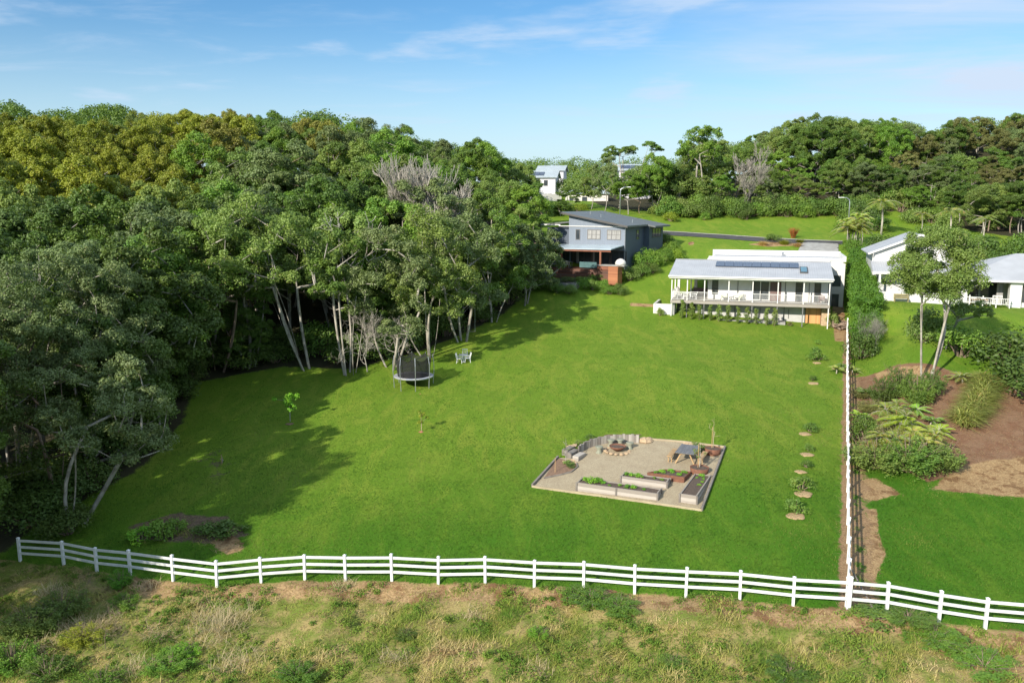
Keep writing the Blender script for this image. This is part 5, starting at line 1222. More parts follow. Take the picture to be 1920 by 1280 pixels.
mass([c for c in left if c[0] == 'R'], 'forest_canopy', 'soft', 'canopy filling in between the separate trees of the right hill')
# tall sparse trees standing above the belt
sp1 = tree_meshes('umbrella', 401, 15, 3.4, 10.0, 2, 9, 7, 120, .28, .16, .34, .7, (0, 0), .13, .3, .6, .5, .7)
sp2 = tree_meshes('umbrella2', 402, 15, 2.8, 12.0, 1, 5, 6, 110, .28, .16, .36, .5, (1.5, 0), .09, .3, .55, .5, .7)
v = at(1160, 390); plant_tree('tall_tree', G(v.x, v.y), sp1, M['bark_pale'], L['mid'], 'tall sparse tree with two pale leaning trunks and a flat crown on the skyline', 'tree', None, .4, (1, 1, (zof(272, v.y)-v.z)/15.2))
v = at(1200, 392); plant_tree('tall_tree', G(v.x, v.y), sp2, M['bark_grey'], L['mid'], 'thin sparse tree with a small slanting crown right of the twin trunked tree', 'tree', None, 0, (1, 1, (zof(264, v.y)-v.z)/15.2))
v = at(1312, 396); sp3 = tree_meshes('broad', 403, 15, 4.6, 6.5, 2, 12, 8, 130, .28, .17, .34, .85, (0, 0), .17, .4, .7, .4, .65, gap=.1)
plant_tree('tall_tree', G(v.x, v.y), sp3, M['bark_pale'], L['bright'], 'tall bright green tree at the left end of the right hill skyline', 'tree', None, 1, (1, 1, (zof(240, v.y)-v.z)/15.))
# distant woods beyond the skyline houses: one far mass
rng = np.random.default_rng(77); cs = []; rs = []
for D_, x0, x1, sky, n in ((330, 960, 1290, 296, 80), (260, 1040, 1290, 318, 50), (300, -80, 330, 206, 0)):
    for i in range(n):
        px = rng.uniform(x0, x1); d = D_*rng.uniform(.9, 1.2); top = zof(sky+rng.uniform(0, 9), d); x = (px-960)/FPX*d
        for k in range(5): cs.append((x+rng.normal()*2.2, d+rng.normal()*2, top-1.5-rng.random()*2-k*1.6)); rs.append(rng.uniform(2, 3.2))
for px0, px1, sky, d0 in ((0, 88, 196, 232), (165, 275, 199, 236), (560, 660, 214, 236), (-60, 20, 196, 232), (100, 170, 210, 236)):
    for i in range(int((px1-px0)/4)):
        px = px0+i*4+rng.uniform(-3, 3); d = d0*rng.uniform(.97, 1.08); top = zof(sky+rng.uniform(0, 8)+6*abs((px-px0)/(px1-px0)-.5)**2*8, d)
        for k in range(4): cs.append(((px-960)/FPX*d+rng.normal()*1.2, d+rng.normal()*2, top-1.3-k*1.7)); rs.append(rng.uniform(1.5, 2.4))
v_, q_, cr = clump_leaves(cs, rs, 80, .62, .4, rng, .75, .35); me = mesh_np('distant_woods', v_, q_); attr(me, 'rnd', cr); o = obj('distant_woods', me, L['mid']); tag(o, 'far woods forming the low skyline beyond the houses', 'woods', kind='stuff')
# ------------------------------------------------------------------ individual front trees of the left forest
def hero(px, py, top, R, label, bk, lf, seed, stems=3, lean=(0, 0), clear=.45, lobes=16, per=150, ln=.22, wd=.12, lobe=.28, flat=.8, spread=.5, r0=.14, gap=.1, name='tall_tree', dy=0, sub=8, tip=.03):
    v = at(px, py); H_ = zof(top, v.y)-v.z; tm = tree_meshes('h%d' % seed, seed, H_, R, H_*clear, stems, lobes, sub, per, ln, wd, lobe, flat, lean, r0, spread, .8, .35, .68, tip, gap=gap, zlow=-.5)
    return plant_tree(name, G(v.x, v.y+dy), tm, M[bk], L[lf], label, 'tree')
hero(575, 692, 345, 6.4, 'broad soft green tree leaning left over the lawn on several pale trunks', 'bark_pale', 'soft', 501, 4, (-3.4, 0), .36, 26, 150, gap=.12, lobe=.24, r0=.15)
hero(657, 702, 430, 3.6, 'slender tree with a cluster of pale stems rising from one base at the lawn edge', 'bark_pale', 'mid', 502, 5, (0, .5), .42, 12, 120, gap=.2, r0=.12)
hero(735, 690, 400, 4.4, 'leafy grey green tree behind the trampoline', 'bark_pale', 'grey', 503, 3, (.3, 0), .10, 24, 140)
hero(805, 668, 375, 4.8, 'rounded pale green tree with several light trunks right of the trampoline', 'bark_pale', 'soft', 504, 4, (0, 0), .12, 26, 140)
hero(868, 640, 365, 4.4, 'tall grey green tree overhanging the swing at the lawn edge', 'bark_pale', 'grey', 505, 4, (.4, 0), .12, 24, 140)
hero(925, 605, 378, 4.2, 'dark leafy tree between the swing and the grey house', 'bark_grey', 'mid', 506, 2, (0, 0), .08, 24, 140)
hero(985, 572, 405, 4.2, 'low spreading dark tree closest to the grey house patio', 'bark_grey', 'grey', 507, 2, (.3, 0), .06, 24, 140, flat=.9)
hero(470, 690, 440, 4.6, 'shaded dark tree left of the broad leaning tree', 'bark_grey', 'dark', 508, 3, (0, 1), .4, 16, 120)
hero(395, 680, 465, 4.4, 'shaded tree with thin grey trunks at the deepest corner of the lawn', 'bark_grey', 'dark', 509, 3, (0, 1), .45, 15, 120)
# near left trees
hero(40, 900, 480, 4.9, 'big grey green tree with a forked pale trunk at the left edge of the lawn', 'bark_pale', 'grey', 510, 2, (3.3, -.5), .42, 24, 190, .17, .10, .25, .85, .45, .17)
hero(135, 985, 655, 3.7, 'shaded grey leaved tree low over the left end of the lawn', 'bark_pale', 'grey', 511, 3, (2.6, .5), .24, 20, 170, .17, .10, .28, .85, .5, .14)
hero(-10, 990, 560, 4.2, 'dark tree filling the left edge above the white fence', 'bark_grey', 'dark', 512, 2, (-.6, 0), .1, 20, 170, .18, .11, .3, .9, r0=.15)
hero(180, 880, 515, 4.2, 'shaded dark green tree behind the big grey green tree', 'bark_grey', 'dark', 513, 2, (.6, 1.2), .12, 20, 150, .2, .12, .3, .9, r0=.15)
hero(270, 840, 575, 3.8, 'rounded dark tree sweeping down to the lawn left of the sapling', 'bark_grey', 'dark', 514, 2, (.5, 0), .04, 20, 150, .2, .12, .32, .95, r0=.15)
for i in range(26):
    yy = 58+i*1.9+rt.uniform(-1, 1); xx = tl_x(yy)-rt.uniform(2.5, 7); g = G(xx, yy); dk = yy < 86; h_ = rt.uniform(5, 8.5)
    plant_tree('small_tree', g, rt.choice(TD), M['bark_grey'], L['dark' if dk and rt.random() < .75 else rt.choice(['mid', 'soft', 'bright'])], 'smaller leafy tree filling the gap under the taller front trees of the left forest', 'tree', 'smaller trees under the front of the left forest', rt.random()*6, (h_/13*1.15, h_/13*1.15, h_/13))
# ------------------------------------------------------------------ leafless trees
def bare(px, py, top, seed, label, bk='bark_dead', dz=0, name='bare_tree', D=None, **k):
    if D: xx = (px-960)/FPX*D; v = Vector((xx, D, gz(xx, D)))
    else: v = at(px, py)
    Ht = zof(top, v.y)-v.z; me = bare_mesh('bare%d' % seed, seed, 10, **k); zmax = max(q.co.z for q in me.vertices)
    e = empty(name, G(v.x, v.y), seed, label, 'tree'); o = obj('branches', me, M[bk], e); s = Ht/zmax; e.scale = (s*.9, s*.9, s); return e
bare(768, 0, 285, 31, 'leafless grey tree rising out of the canopy above the trampoline', D=101, depth=6, spread=.42, first=.42, base_r=.13, tips=.022, kids=3, up=.5)
bare(815, 0, 318, 32, 'second leafless grey tree right of the larger bare one in the canopy', D=99, depth=6, spread=.42, first=.40, base_r=.11, tips=.02, kids=3, up=.45)
bare(702, 0, 395, 33, 'bare pale tree with crooked limbs in front of the canopy left of centre', D=84.5, depth=5, spread=.7, first=.36, base_r=.14, tips=.02, kids=2, curl=.5)
bare(690, 696, 545, 34, 'leafless brown twiggy tree just left of the trampoline', depth=5, spread=.6, first=.33, base_r=.12, tips=.016, kids=3, curl=.4)
bare(748, 690, 590, 35, 'low leafless twiggy tree behind the trampoline', depth=5, spread=.8, first=.3, base_r=.1, tips=.014, kids=3, curl=.4)
bare(1392, 0, 268, 36, 'leafless pale tree at the foot of the right hill', 'bark_grey', D=151, depth=6, spread=.5, first=.36, base_r=.14, tips=.03, kids=3, up=.4)
bare(18, 880, 480, 37, 'leafless grey tree with a tangle of fine branches at the left edge', depth=6, spread=.45, first=.34, base_r=.12, tips=.012, kids=3, up=.3)
bare(310, 0, 520, 38, 'thin leafless tree inside the dark forest edge', D=86, depth=5, spread=.4, first=.4, base_r=.1, tips=.015, kids=3)
bare(345, 0, 540, 39, 'thin leafless tree among the shaded trunks', D=85, depth=5, spread=.4, first=.4, base_r=.09, tips=.015, kids=3)
# leaning limb of the near left tree, in the shade
rng = np.random.default_rng(9); mb = MB(); v = at(-30, 960); a = G(v.x, v.y, .3)
tg = [at(215, 838, 1.5), at(160, 790, 3.2), at(190, 815, 2.3), at(120, 770, 4.2), at(150, 860, 1.0), at(235, 850, .9)]
tg = [np.array(q-a) for q in tg]; ln_ = [(0, 0, 0), (.9, .2, .5), (1.9, .3, 1.0), (2.8, .4, 1.5), (3.6, .5, 2.0)]
mb = skeleton(rng, [ln_], [t_+rng.normal(size=3)*.5 for t_ in tg for _ in range(4)], .24, .02, .25)
e = empty('fallen_tree', a, 0, 'pale trunk leaning low out of the left forest with twisting bare branches', 'tree'); obj('branches', mb.mesh('leaning', True), M['bark_pale'], e)
# thin pole-like trunks in the shaded forest edge
for i in range(26):
    px = rt.uniform(230, 470); py = rt.uniform(655, 700); v = at(px, py); xx, yy = v.x-rt.random()*2, v.y+rt.uniform(2, 7)
    rg = np.random.default_rng(900+i); H_ = rt.uniform(6, 11); e = empty('forest_pole', G(xx, yy), rt.random()*6, 'thin bare trunk in the dark forest edge beyond the sapling', 'tree', 'thin trunks in the dark forest edge')
    tg = [np.array([rg.normal()*1.2, rg.normal()*1.2, H_*rg.uniform(.5, 1.05)]) for _ in range(6)]
    obj('trunk', skeleton(rg, [stem_line(rg, 0, 0, H_, rg.normal()*.6, rg.normal()*.6, .3)], tg, .085, .012, .3).mesh('trunk', True), M['bark_grey'], e)
# ------------------------------------------------------------------ palms and ferny plants
PM = [frond_mesh('palm%d' % i, 60+i, 4.2, 15, 3.0, .9, .75, 18, .13, 1, 1.0, .05) for i in range(2)]
PC_ = [frond_mesh('cane%d' % i, 70+i, 2.6, 8, 2.2, .65, .7, 14, .06, 4, 1.1, .045) for i in range(2)]
FN = [frond_mesh('fern%d' % i, 80+i, .5, 15, 1.6, .42, .55, 16, .08, 1, 1.0, .035) for i in range(3)]
def frond(px, py, kind, s, lf, label, name='palm_tree', group=None, loc=None, cat='palm'):
    tm = rt.choice({'P': PM, 'C': PC_, 'F': FN}[kind]); g = P(px, py) if loc is None else G(loc.x, loc.y)
    return plant_tree(name, g, tm, M['bark_pale'], L[lf], label, cat, group, rt.random()*6, (s, s, s), 'fronds', 'trunk')
# ------------------------------------------------------------------ bushes
BU = [bush_mesh('bush%d' % i, 700+i, 1.6, 2.2, 18, 150, .17, .10) for i in range(5)]
FB = [bush_mesh('small_bush%d' % i, 720+i, .6, .8, 12, 70, .11, .06, .4) for i in range(4)]
def wild_mesh(name, seed, R, H):
    rg = np.random.default_rng(seed); cs = []; rs = []
    for i in range(46):
        a = rg.random()*6.28; r = R*math.sqrt(rg.random())*.9; top = H*(1-.55*(r/R)**2)*(.55+.5*rg.random()); 
        for k in range(3): z = top*(.35+.3*k)+rg.normal()*.08; cs.append(np.array([math.cos(a)*r*(.7+.15*k), math.sin(a)*r*(.7+.15*k), z])); rs.append(rg.uniform(.16, .34)*(1.15-.2*k))
    v, q, cr = clump_leaves(cs, rs, 46, .15, .055, rg, 1.1, .5, (.1, 1.5), .35); me = mesh_np(name, v, q); attr(me, 'rnd', cr)
    mb = MB()
    for i in range(26): a = rg.random()*6.28; r = R*rg.random()*.9; mb.tube([(0, 0, -.2), (math.cos(a)*r*.5, math.sin(a)*r*.5, H*.5), (math.cos(a)*r, math.sin(a)*r, H*(.7+.4*rg.random()))], [.03, .018, .006], 4, cap=False)
    return mb.mesh(name+'_stems', True), me
WB = [wild_mesh('wild%d' % i, 760+i, 1.6, 2.2) for i in range(4)]
def bush(px, py, R, Hh, lf, label, group=None, cat='bush', name='bush', dy=0, B=None, loc=None):
    g = loc if loc is not None else P(px, py); g = G(g.x, g.y+dy); b = rt.choice(B or BU); s0 = (.6, .8) if B is FB else (1.6, 2.2)
    return plant_tree(name, g, b, M['bark_brown'], L[lf], label, cat, group, rt.random()*6.28, (R/s0[0], R/s0[0], Hh/s0[1]), 'leaves', 'stems')
TLP = [(130, 975), (200, 930), (255, 880), (290, 850), (320, 800), (335, 760), (360, 725), (395, 705), (430, 698), (480, 700), (530, 692), (590, 688), (625, 690), (700, 690), (740, 678), (790, 668), (820, 655), (855, 640), (905, 612), (935, 600), (965, 585), (1000, 560), (1030, 545)]
for i, (px, py) in enumerate(TLP):
    for k in range(3):
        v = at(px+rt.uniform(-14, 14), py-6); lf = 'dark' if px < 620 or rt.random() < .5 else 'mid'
        if 540 < px < 700 and k < 2: continue
        bush(0, 0, rt.uniform(1.5, 2.7), rt.uniform(1.8, 3.8), lf, 'leafy understorey bush along the shaded foot of the left forest', 'understorey bushes along the left forest edge', loc=Vector((v.x-.6-k*1.9-rt.random(), v.y+.6+k*1.1+rt.random(), 0)))
for px, py, R, Hh, lf, lb in ((60, 985, 2.2, 2.6, 'dark', 'dark bush above the far left fence post'), (130, 1000, 1.8, 1.8, 'dark', 'low dark bush behind the second fence bay at the left'), (20, 960, 2.4, 3.4, 'dark', 'tall dark bush at the left edge under the leaning trunk'),
    (300, 1008, .9, 1.3, 'bright', 'bright green weedy bush on the bare bank above the fence'), (330, 1000, .7, 1.0, 'bright', 'smaller bright green weed beside the larger one on the bank'), (430, 1000, 1.2, .8, 'mid', 'low green bush at the edge of the bare bank'), (385, 1002, .9, .7, 'mid', 'low scrubby bush on the crest of the bare bank'), (265, 1012, .8, .9, 'veg', 'pale green weed left of the bright bush on the bank'),
    (228, 1100, .8, 1.0, 'veg', 'bright leafy bush poking through the fence at the left'), (60, 1190, 1.6, 1.5, 'soft', 'pale green scrub bush in the lower left of the paddock'), (115, 1160, 1.5, 1.4, 'soft', 'rounded olive green scrub bush left of the cleared bank'), (25, 1250, 1.5, 1.1, 'bright', 'bright green scrub at the bottom left corner'),
    (90, 1275, 1.3, .9, 'mid', 'green scrub along the bottom edge near the left corner'), (190, 1285, 1.2, .8, 'bright', 'low green weeds along the bottom edge'), (320, 1250, 1.3, .6, 'bright', 'spreading bright green weed patch in the paddock'), (350, 1225, .8, .5, 'veg', 'small vivid green weed patch in the paddock'),
    (235, 1140, .9, .7, 'bright', 'green weed clump below the third fence bay'), (160, 1210, 1.2, .9, 'olive', 'yellow green scrub mound in the paddock'), (1110, 1130, 1.6, .35, 'bright', 'low bright green weed patch just below the fence'), (1160, 1145, 1.2, .35, 'bright', 'second low green weed patch below the fence'), (1262, 1245, .7, .5, 'mid', 'small green weed clump on the dry slope'),
    (760, 1195, .6, .4, 'dark', 'dark little bush in the dry paddock grass'), (1010, 1195, .6, .4, 'veg', 'pale green weed in the middle of the dry slope'), (1700, 1170, 1.3, .35, 'mid', 'flat green weed patch below the fence at the right'), (1640, 1165, 1.2, .3, 'mid', 'flat green weed patch right of the tall corner post'), (1750, 1200, 1.5, .35, 'bright', 'spreading low weeds on the dry slope at the right'),
    (1845, 1250, 1.6, .4, 'bright', 'green weeds near the bottom right corner'), (560, 1275, 1.2, .5, 'bright', 'green weed patch at the bottom edge left of centre'), (1480, 1260, 1.3, .35, 'mid', 'low green weeds at the bottom edge right of centre')):
    bush(px, py, R, Hh, lf, lb, B=WB if py > 1060 and Hh > .3 else (BU if R > 1.25 and Hh > .6 else FB))
for px, py, top in ((200, 1225, 1165), (165, 1120, 1080)):
    bare(px, py, top, 800+px, 'dead twiggy shrub on the scrubby bank at the lower left', 'bark_brown', name='dead_shrub', depth=4, spread=.9, first=.25, base_r=.035, tips=.005, kids=4, curl=.6)['group'] = 'dead shrubs on the lower left bank'
# shrubs and plants of the right garden
for px, py, R, Hh, lf, lb in ((1887, 690, 3.6, 3.6, 'dark', 'large rounded dark bush at the right edge of the neighbour\'s lawn'), (1925, 745, 3.2, 3.2, 'dark', 'dark bush below the large rounded one at the right edge'), (1800, 668, 2.4, 2.9, 'bright', 'glossy green bush beside the pale trunked tree'), (1733, 640, 1.9, 3.2, 'soft', 'upright soft green bush behind the pale trunks'),
    (1612, 672, 1.7, 3.0, 'dark', 'dark green bush growing beside the top of the side fence'), (1685, 745, 1.5, 2.6, 'dark', 'feathery dark bush uphill in the neighbour\'s mulched bed'), (1720, 760, 1.5, 2.4, 'mid', 'feathery green bush right of centre in the mulched bed'), (1655, 755, 1.3, 2.0, 'dark', 'low feathery bush at the left of the mulched bed'), (1745, 742, 1.2, 2.2, 'dark', 'dark feathery bush touching the pale trunked tree'),
    (1640, 878, 2.2, 1.9, 'soft', 'spreading scrubby bush at the lower left of the mulched bed'), (1700, 885, 2.4, 2.3, 'mid', 'largest scrubby bush at the bottom of the mulched bed'), (1752, 878, 2.0, 1.9, 'soft', 'scrubby olive bush at the lower right of the mulched bed'), (1675, 855, 1.8, 2.2, 'brownish', 'brownish brush in the middle of the mulched bed'), (1625, 830, 1.2, 2.2, 'mid', 'green climbing bush against the side fence'), (1720, 850, 1.8, 2.0, 'dark', 'dark brush behind the largest scrubby bush'),
    (1640, 775, 1.5, 1.0, 'brownish', 'dry brown brush beside the side fence'), (1620, 745, 1.2, .9, 'brownish', 'dead brown undergrowth near the top of the mulched bed'), (1545, 680, .85, .0, '', '')):
    if lb and lf: bush(px, py, R, Hh, lf, lb, B=WB if ('scrubby' in lb or 'brush' in lb or 'feathery' in lb or 'undergrowth' in lb) else BU)
# twiggy bare shrub by the hedge
bare(1635, 668, 578, 850, 'leafless twiggy shrub in front of the tall hedge', 'bark_grey', name='twiggy_shrub', depth=5, spread=.35, first=.3, base_r=.03, tips=.004, kids=3, up=.5, stems=5)
# hedge along the boundary
rng = np.random.default_rng(21); cs = []; rs = []; ha, hb = at(1603, 640), at(1592, 478)
hA = Vector((fenceX(81)+1.9, 81, 0)); hB = Vector((fenceX(109)+1.2, 109, 0))
for i in range(860):
    f = rng.random(); c = hA.lerp(hB, f); w_ = 1.35; u = rng.uniform(-1, 1); hgt_h = 4.1 if f > .12 else 3.4; z = rng.random()**.55*hgt_h
    cs.append((c.x+u*w_, c.y+rng.normal()*.2, gz(c.x, c.y)+z-.1)); rs.append(rng.uniform(.4, .62))
v_, q_, cr = clump_leaves(cs, rs, 90, .16, .10, rng); me = mesh_np('hedge', v_, q_); attr(me, 'rnd', cr); o = obj('hedge', me, L['hedge']); tag(o, 'tall clipped green hedge between the verandah house and its neighbour', 'hedge')
# tall pale trunked tree on the right
v = at(1735, 712); H_ = zof(418, v.y)-v.z; tm = tree_meshes('gum', 617, H_, 4.3, H_*.5, 4, 36, 9, 170, .16, .085, .25, .95, (.2, 0), .11, .35, .85, .35, .5, .018, zlow=-.8, gap=.06)
plant_tree('tall_tree', G(v.x, v.y), tm, M['bark_pale'], L['soft'], 'tall tree with four pale slender trunks in front of the neighbouring house', 'tree')
# lower side branch sprays of it stand as a separate thin tree
for px, py, s_ in ((1655, 866, .62), (1690, 872, .6), (1718, 868, .66), (1742, 860, .58), (1676, 800, .55)): frond(px, py, 'C', s_, 'palm', 'young palm with thin pale stems rising out of the scrubby bushes', 'garden_palm', 'thin stemmed young palms in the mulched bed')
hero(1770, 655, 560, 2.2, 'thin pale tree leaning right behind the tall pale trunked tree', 'bark_pale', 'soft', 612, 2, (1.6, 0), .5, 7, 90, .17, .1, .35, .6, .4, .1, .2, 'thin_tree')
# straw rings and young plants along the side fence
MR = MB().lathe([(.02, .12), (.4, .11), (.8, .06), (1.0, -.02), (1.02, -.1)], 20); MR.v = [(x*(1+.12*math.sin(5*math.atan2(y, x))+.08*math.sin(9*math.atan2(y, x)+1)), y*(1+.1*math.sin(4*math.atan2(y, x)+2)), z) for x, y, z in MR.v]; MRm = MR.mesh('straw_mulch', True)
def ring(px, py, r, mat='straw'):
    o = obj('straw_mulch', MRm.copy(), M[mat]); o.location = P(px, py, 0); o.scale = (r*rt.uniform(.6, .85), r*rt.uniform(.5, .75), .35); o.rotation_euler = (0, 0, rt.random()*6); o['kind'] = 'stuff'; tag(o, 'ring of straw mulch around a young plant', 'mulch'); return o
for px, py, r in ((1531, 679, .75), (1524, 718, .75), (1508, 812, .8), (1511, 851, .7), (1500, 884, .65), (1503, 924, .85), (1489, 965, .8), (1567, 690, .6)): ring(px, py, r)
ring(544, 794, .55, 'mulch'); ring(790, 809, .3, 'terracotta'); ring(788, 738, .12, 'terracotta')
for px, py, R, Hh, lb in ((1531, 674, 1.0, 1.3, 'largest rounded shrub of the row beside the side fence, nearest the house'), (1524, 713, .35, .5, 'tiny seedling in the second straw ring from the house'), (1520, 808, .6, .7, 'small shrub in the third straw ring from the house'), (1516, 845, .35, .6, 'wispy seedling above the fourth straw ring'),
    (1512, 876, .4, .5, 'low seedling at the fifth straw ring'), (1503, 917, .75, .9, 'leafy shrub in the straw ring second nearest the front fence'), (1493, 957, .7, .8, 'leafy shrub in the straw ring nearest the front fence'), (1535, 645, .45, .5, 'small bright shrub on the lawn below the timber door')):
    bush(px, py, R, Hh, 'mid' if 'bright' not in lb else 'bright', lb, B=FB, cat='shrub', name='young_shrub')
# columnar shrubs in front of the verandah
CM = []
for k in range(3):
    rg = np.random.default_rng(40+k); cs = [np.array([rg.normal()*.12, rg.normal()*.12, .25+1.6*i/13]) for i in range(14)]; rs = [.24*(1-.35*abs(i-5)/8)*(.8+.4*rg.random()) for i in range(14)]
    v_, q_, cr = clump_leaves(cs, rs, 70, .11, .06, rg); me = mesh_np('col', v_, q_); attr(me, 'rnd', cr); CM.append((MB().tube([(0, 0, -.3), (0, 0, 1.6)], [.03, .01], 4).mesh('col_stem'), me))
for i, px in enumerate((1279, 1297, 1311, 1331, 1347, 1364, 1384, 1401, 1418, 1437, 1452)):
    s = .35+(px-1258)/(1552-1258)*16.6
    for _ in range(4):
        w_ = HW(s, -.55); q = scr(w_.x, w_.y, w_.z); s += (px-q[0])/17.5
    w_ = HW(s, -.55+rt.uniform(-.1, .1)); k = rt.uniform(.85, 1.1)
    plant_tree('column_shrub', G(w_.x, w_.y, -.02), CM[i % 3], M['bark_brown'], L['soft'], 'narrow upright shrub planted along the foot of the verandah', 'shrub', 'narrow shrubs along the foot of the verandah', i*1.1, (k*1.15, k*1.15, k), 'leaves', 'stem')
for i in range(15):
    bush(0, 0, rt.uniform(.8, 1.4), rt.uniform(1.0, 1.7), rt.choice(['mid', 'soft', 'dark', 'bright']), 'leafy bush in the planting below the grey house terrace', 'bushes below the grey house terrace', loc=KW(-14+i*1.15, -9.6-rt.random()*.8 if i < 10 else -7.0-rt.random()*.8))
bush(0, 0, .5, 1.0, 'soft', 'small pale shrub before the low rendered wall', B=FB, loc=HW(-1.2, -.3))
bush(0, 0, .35, .5, 'brownish', 'little dry shrub at the right end of the column shrub row', B=FB, loc=HW(13.1, .1))
bush(0, 0, .8, 1.7, 'soft', 'silvery shrub against the stone wall beside the timber door', B=FB, loc=HW(17.5, .9))
# garden of the grey house
for px, py, R, Hh, lf, lb in ((1180, 526, 1.3, 1.9, 'soft', 'variegated shrub at the corner of the orange timber screen'), (1150, 530, .9, 1.0, 'lime', 'lime green low shrub in front of the orange timber screen'), (1165, 527, .6, 2.0, 'lime', 'slim yellow green shrub beside the orange screen'), (1200, 518, 1.3, 2.0, 'mid', 'mid green shrub in the grey house garden border'),
    (1208, 500, 1.6, 2.6, 'bright', 'leafy bright shrub before the shaded side of the grey house'), (1228, 498, 1.5, 2.3, 'bright', 'bright feathery shrub further along the grey house border'), (1245, 490, 1.4, 1.9, 'bright', 'bright shrub at the end of the grey house border'), (1222, 512, 1.2, 1.4, 'dark', 'low dark shrub at the lawn side of the border'),
    (1268, 488, 1.1, 1.8, 'lime', 'yellow green bush behind the left end of the verandah house'), (1262, 478, 1.6, 2.0, 'bright', 'bright green bush on the bank above the verandah house'), (1105, 527, 1.2, 1.0, 'mid', 'low hedge like bush at the foot of the pool terrace'), (1060, 530, 1.4, .9, 'dark', 'low dark bush below the pool fence'), (1085, 531, 1.2, .9, 'mid', 'low green bush in the middle below the pool fence'), (1130, 527, 1.0, 1.2, 'dark', 'dark shrub left of the orange screen'),
    (1258, 415, 1.6, 1.7, 'lime', 'sunlit yellow green bush at the edge of the road bank'), (1247, 405, 1.4, 1.4, 'bright', 'bright bush behind the roof corner of the grey house'), (1085, 397, 2.0, 1.6, 'lime', 'sunlit yellow bush behind the high end of the grey roof'), (1055, 400, 2.4, 1.6, 'dark', 'dark clipped hedge bush behind the grey house'), (1450, 452, 1.3, 1.2, 'mid', 'small rounded bush on the straw bank by the road'), (1400, 412, 1.6, 2.4, 'dark', 'dark rounded bush standing on the verge'),
    (1320, 412, 1.2, 1.4, 'bright', 'small bright bush on the verge below the tall tree'), (1240, 455, 1.8, 1.6, 'dark', 'dark bush in the shade behind the grey house'), (1600, 470, 1.5, 1.9, 'bright', 'leafy bush between the driveway and the hedge')):
    bush(px, py, R, Hh, lf, lb)
for i in range(34):      # belt of bushes at the foot of the right hill
    px = 1245+i*10.6+rt.uniform(-6, 6); v = at(px, 404-(px-1245)*.0+rt.uniform(0, 9)); bush(0, 0, rt.uniform(1.8, 3), rt.uniform(2.2, 4.4), rt.choice(['bright', 'mid', 'mid', 'dark', 'soft']), 'bush in the green belt along the far side of the grass verge', 'bushes along the far side of the verge', loc=Vector((v.x, v.y+1.5+rt.random()*2, 0)))
for i in range(40):      # undergrowth on the lower right slope
    px = rt.uniform(1570, 1930); D = rt.uniform(136, 156); xx = (px-960)/FPX*D; bush(0, 0, rt.uniform(1.8, 3.2), rt.uniform(2.2, 4.6), rt.choice(['bright', 'mid', 'soft', 'dark']), 'bush in the undergrowth at the foot of the wooded right slope', 'undergrowth bushes of the right slope', loc=Vector((xx, D, 0)))
for i in range(40):      # dense bank behind the neighbour's roofs
    s = rt.uniform(2, 30); w_ = NW(s, rt.uniform(14, 22)); bush(0, 0, rt.uniform(1.8, 3.0), rt.uniform(2.2, 4.2), rt.choice(['dark', 'mid', 'bright', 'dark']), 'bush on the dense green bank behind the neighbour\'s roofs', 'bushes on the bank behind the neighbour\'s roofs', loc=w_)
frond(1652, 440, 'P', 1.15, 'palm', 'single arching palm behind the neighbour\'s two storey wing')
for px, py, s in ((1592, 462, 1.15), (1602, 458, 1.3), (1612, 464, 1.1)): frond(px, py, 'C', s, 'palm', 'yellowish clumping palm at the end of the hedge', group='yellowish palms at the end of the hedge')
for px, D, s in ((1775, 128, .95), (1838, 124, .8), (1722, 133, .7)):
    frond(0, 0, 'P', s, 'palm', 'palm among the trees at the foot of the hill behind the neighbour', group='palms at the foot of the right hill', loc=Vector(((px-960)/FPX*D, D, 0)))
for px, py, k, s, lf, lb in ((1568, 700, 'F', .65, 'palm', 'small yellow green palm on the lawn beside the side fence'), (1578, 692, 'F', .55, 'fern', 'small green palm touching the side fence'), (1597, 700, 'F', .6, 'palm', 'narrow yellow palm just beyond the side fence'), (1627, 748, 'F', .75, 'fern', 'bright cycad like fern near the top left of the mulched bed'), (1690, 842, 'C', .75, 'lime', 'vivid green young palm with pale stems in the middle of the bed'), (1676, 822, 'C', .7, 'palm', 'pale stemmed young palm behind the vivid one'),
    (1760, 818, 'F', .8, 'lime', 'bright strappy plant left of the long leaved mound'), (1745, 800, 'F', .7, 'fern', 'ferny plant behind the bright strappy one'), (1722, 778, 'F', .75, 'fern', 'spreading dark fern in the middle of the bed'), (1805, 716, 'F', .8, 'palm', 'grassy palm at the top end of the long leaved mound'), (1640, 812, 'F', .8, 'fern', 'small fern beside the fence in the bed'), (1612, 790, 'F', .7, 'lime', 'little bright palm against the side fence')):
    frond(px, py, k, s, lf, lb, 'garden_palm' if k == 'C' else 'fern', cat='palm' if k == 'C' else 'fern')
rng = np.random.default_rng(31); bs = []; la, lb_ = at(1808, 795), at(1845, 722)
for i in range(15):
    f = i/14; c = la.lerp(lb_, f); n = 300; a = rng.random(n)*6.283; rr = np.sqrt(rng.random(n))*.75; xs = c.x+np.cos(a)*rr+.35*math.sin(f*3.1); ys = c.y+np.sin(a)*rr
    bs.append(np.stack([xs, ys, gzv(xs, ys)+(1.0-rr**2*1.2)*rng.random(n)], 1))
bs = np.concatenate(bs); me = blade_mesh('long_leaved_mound', bs, .75+rng.random(len(bs))*.5, .085, .3+rng.random(len(bs))*.9, rng, .9, 4)
o = obj('strappy_plant', me, L['strap']); tag(o, 'long mound of arching strap leaves curving up the mulched bed', 'plant')
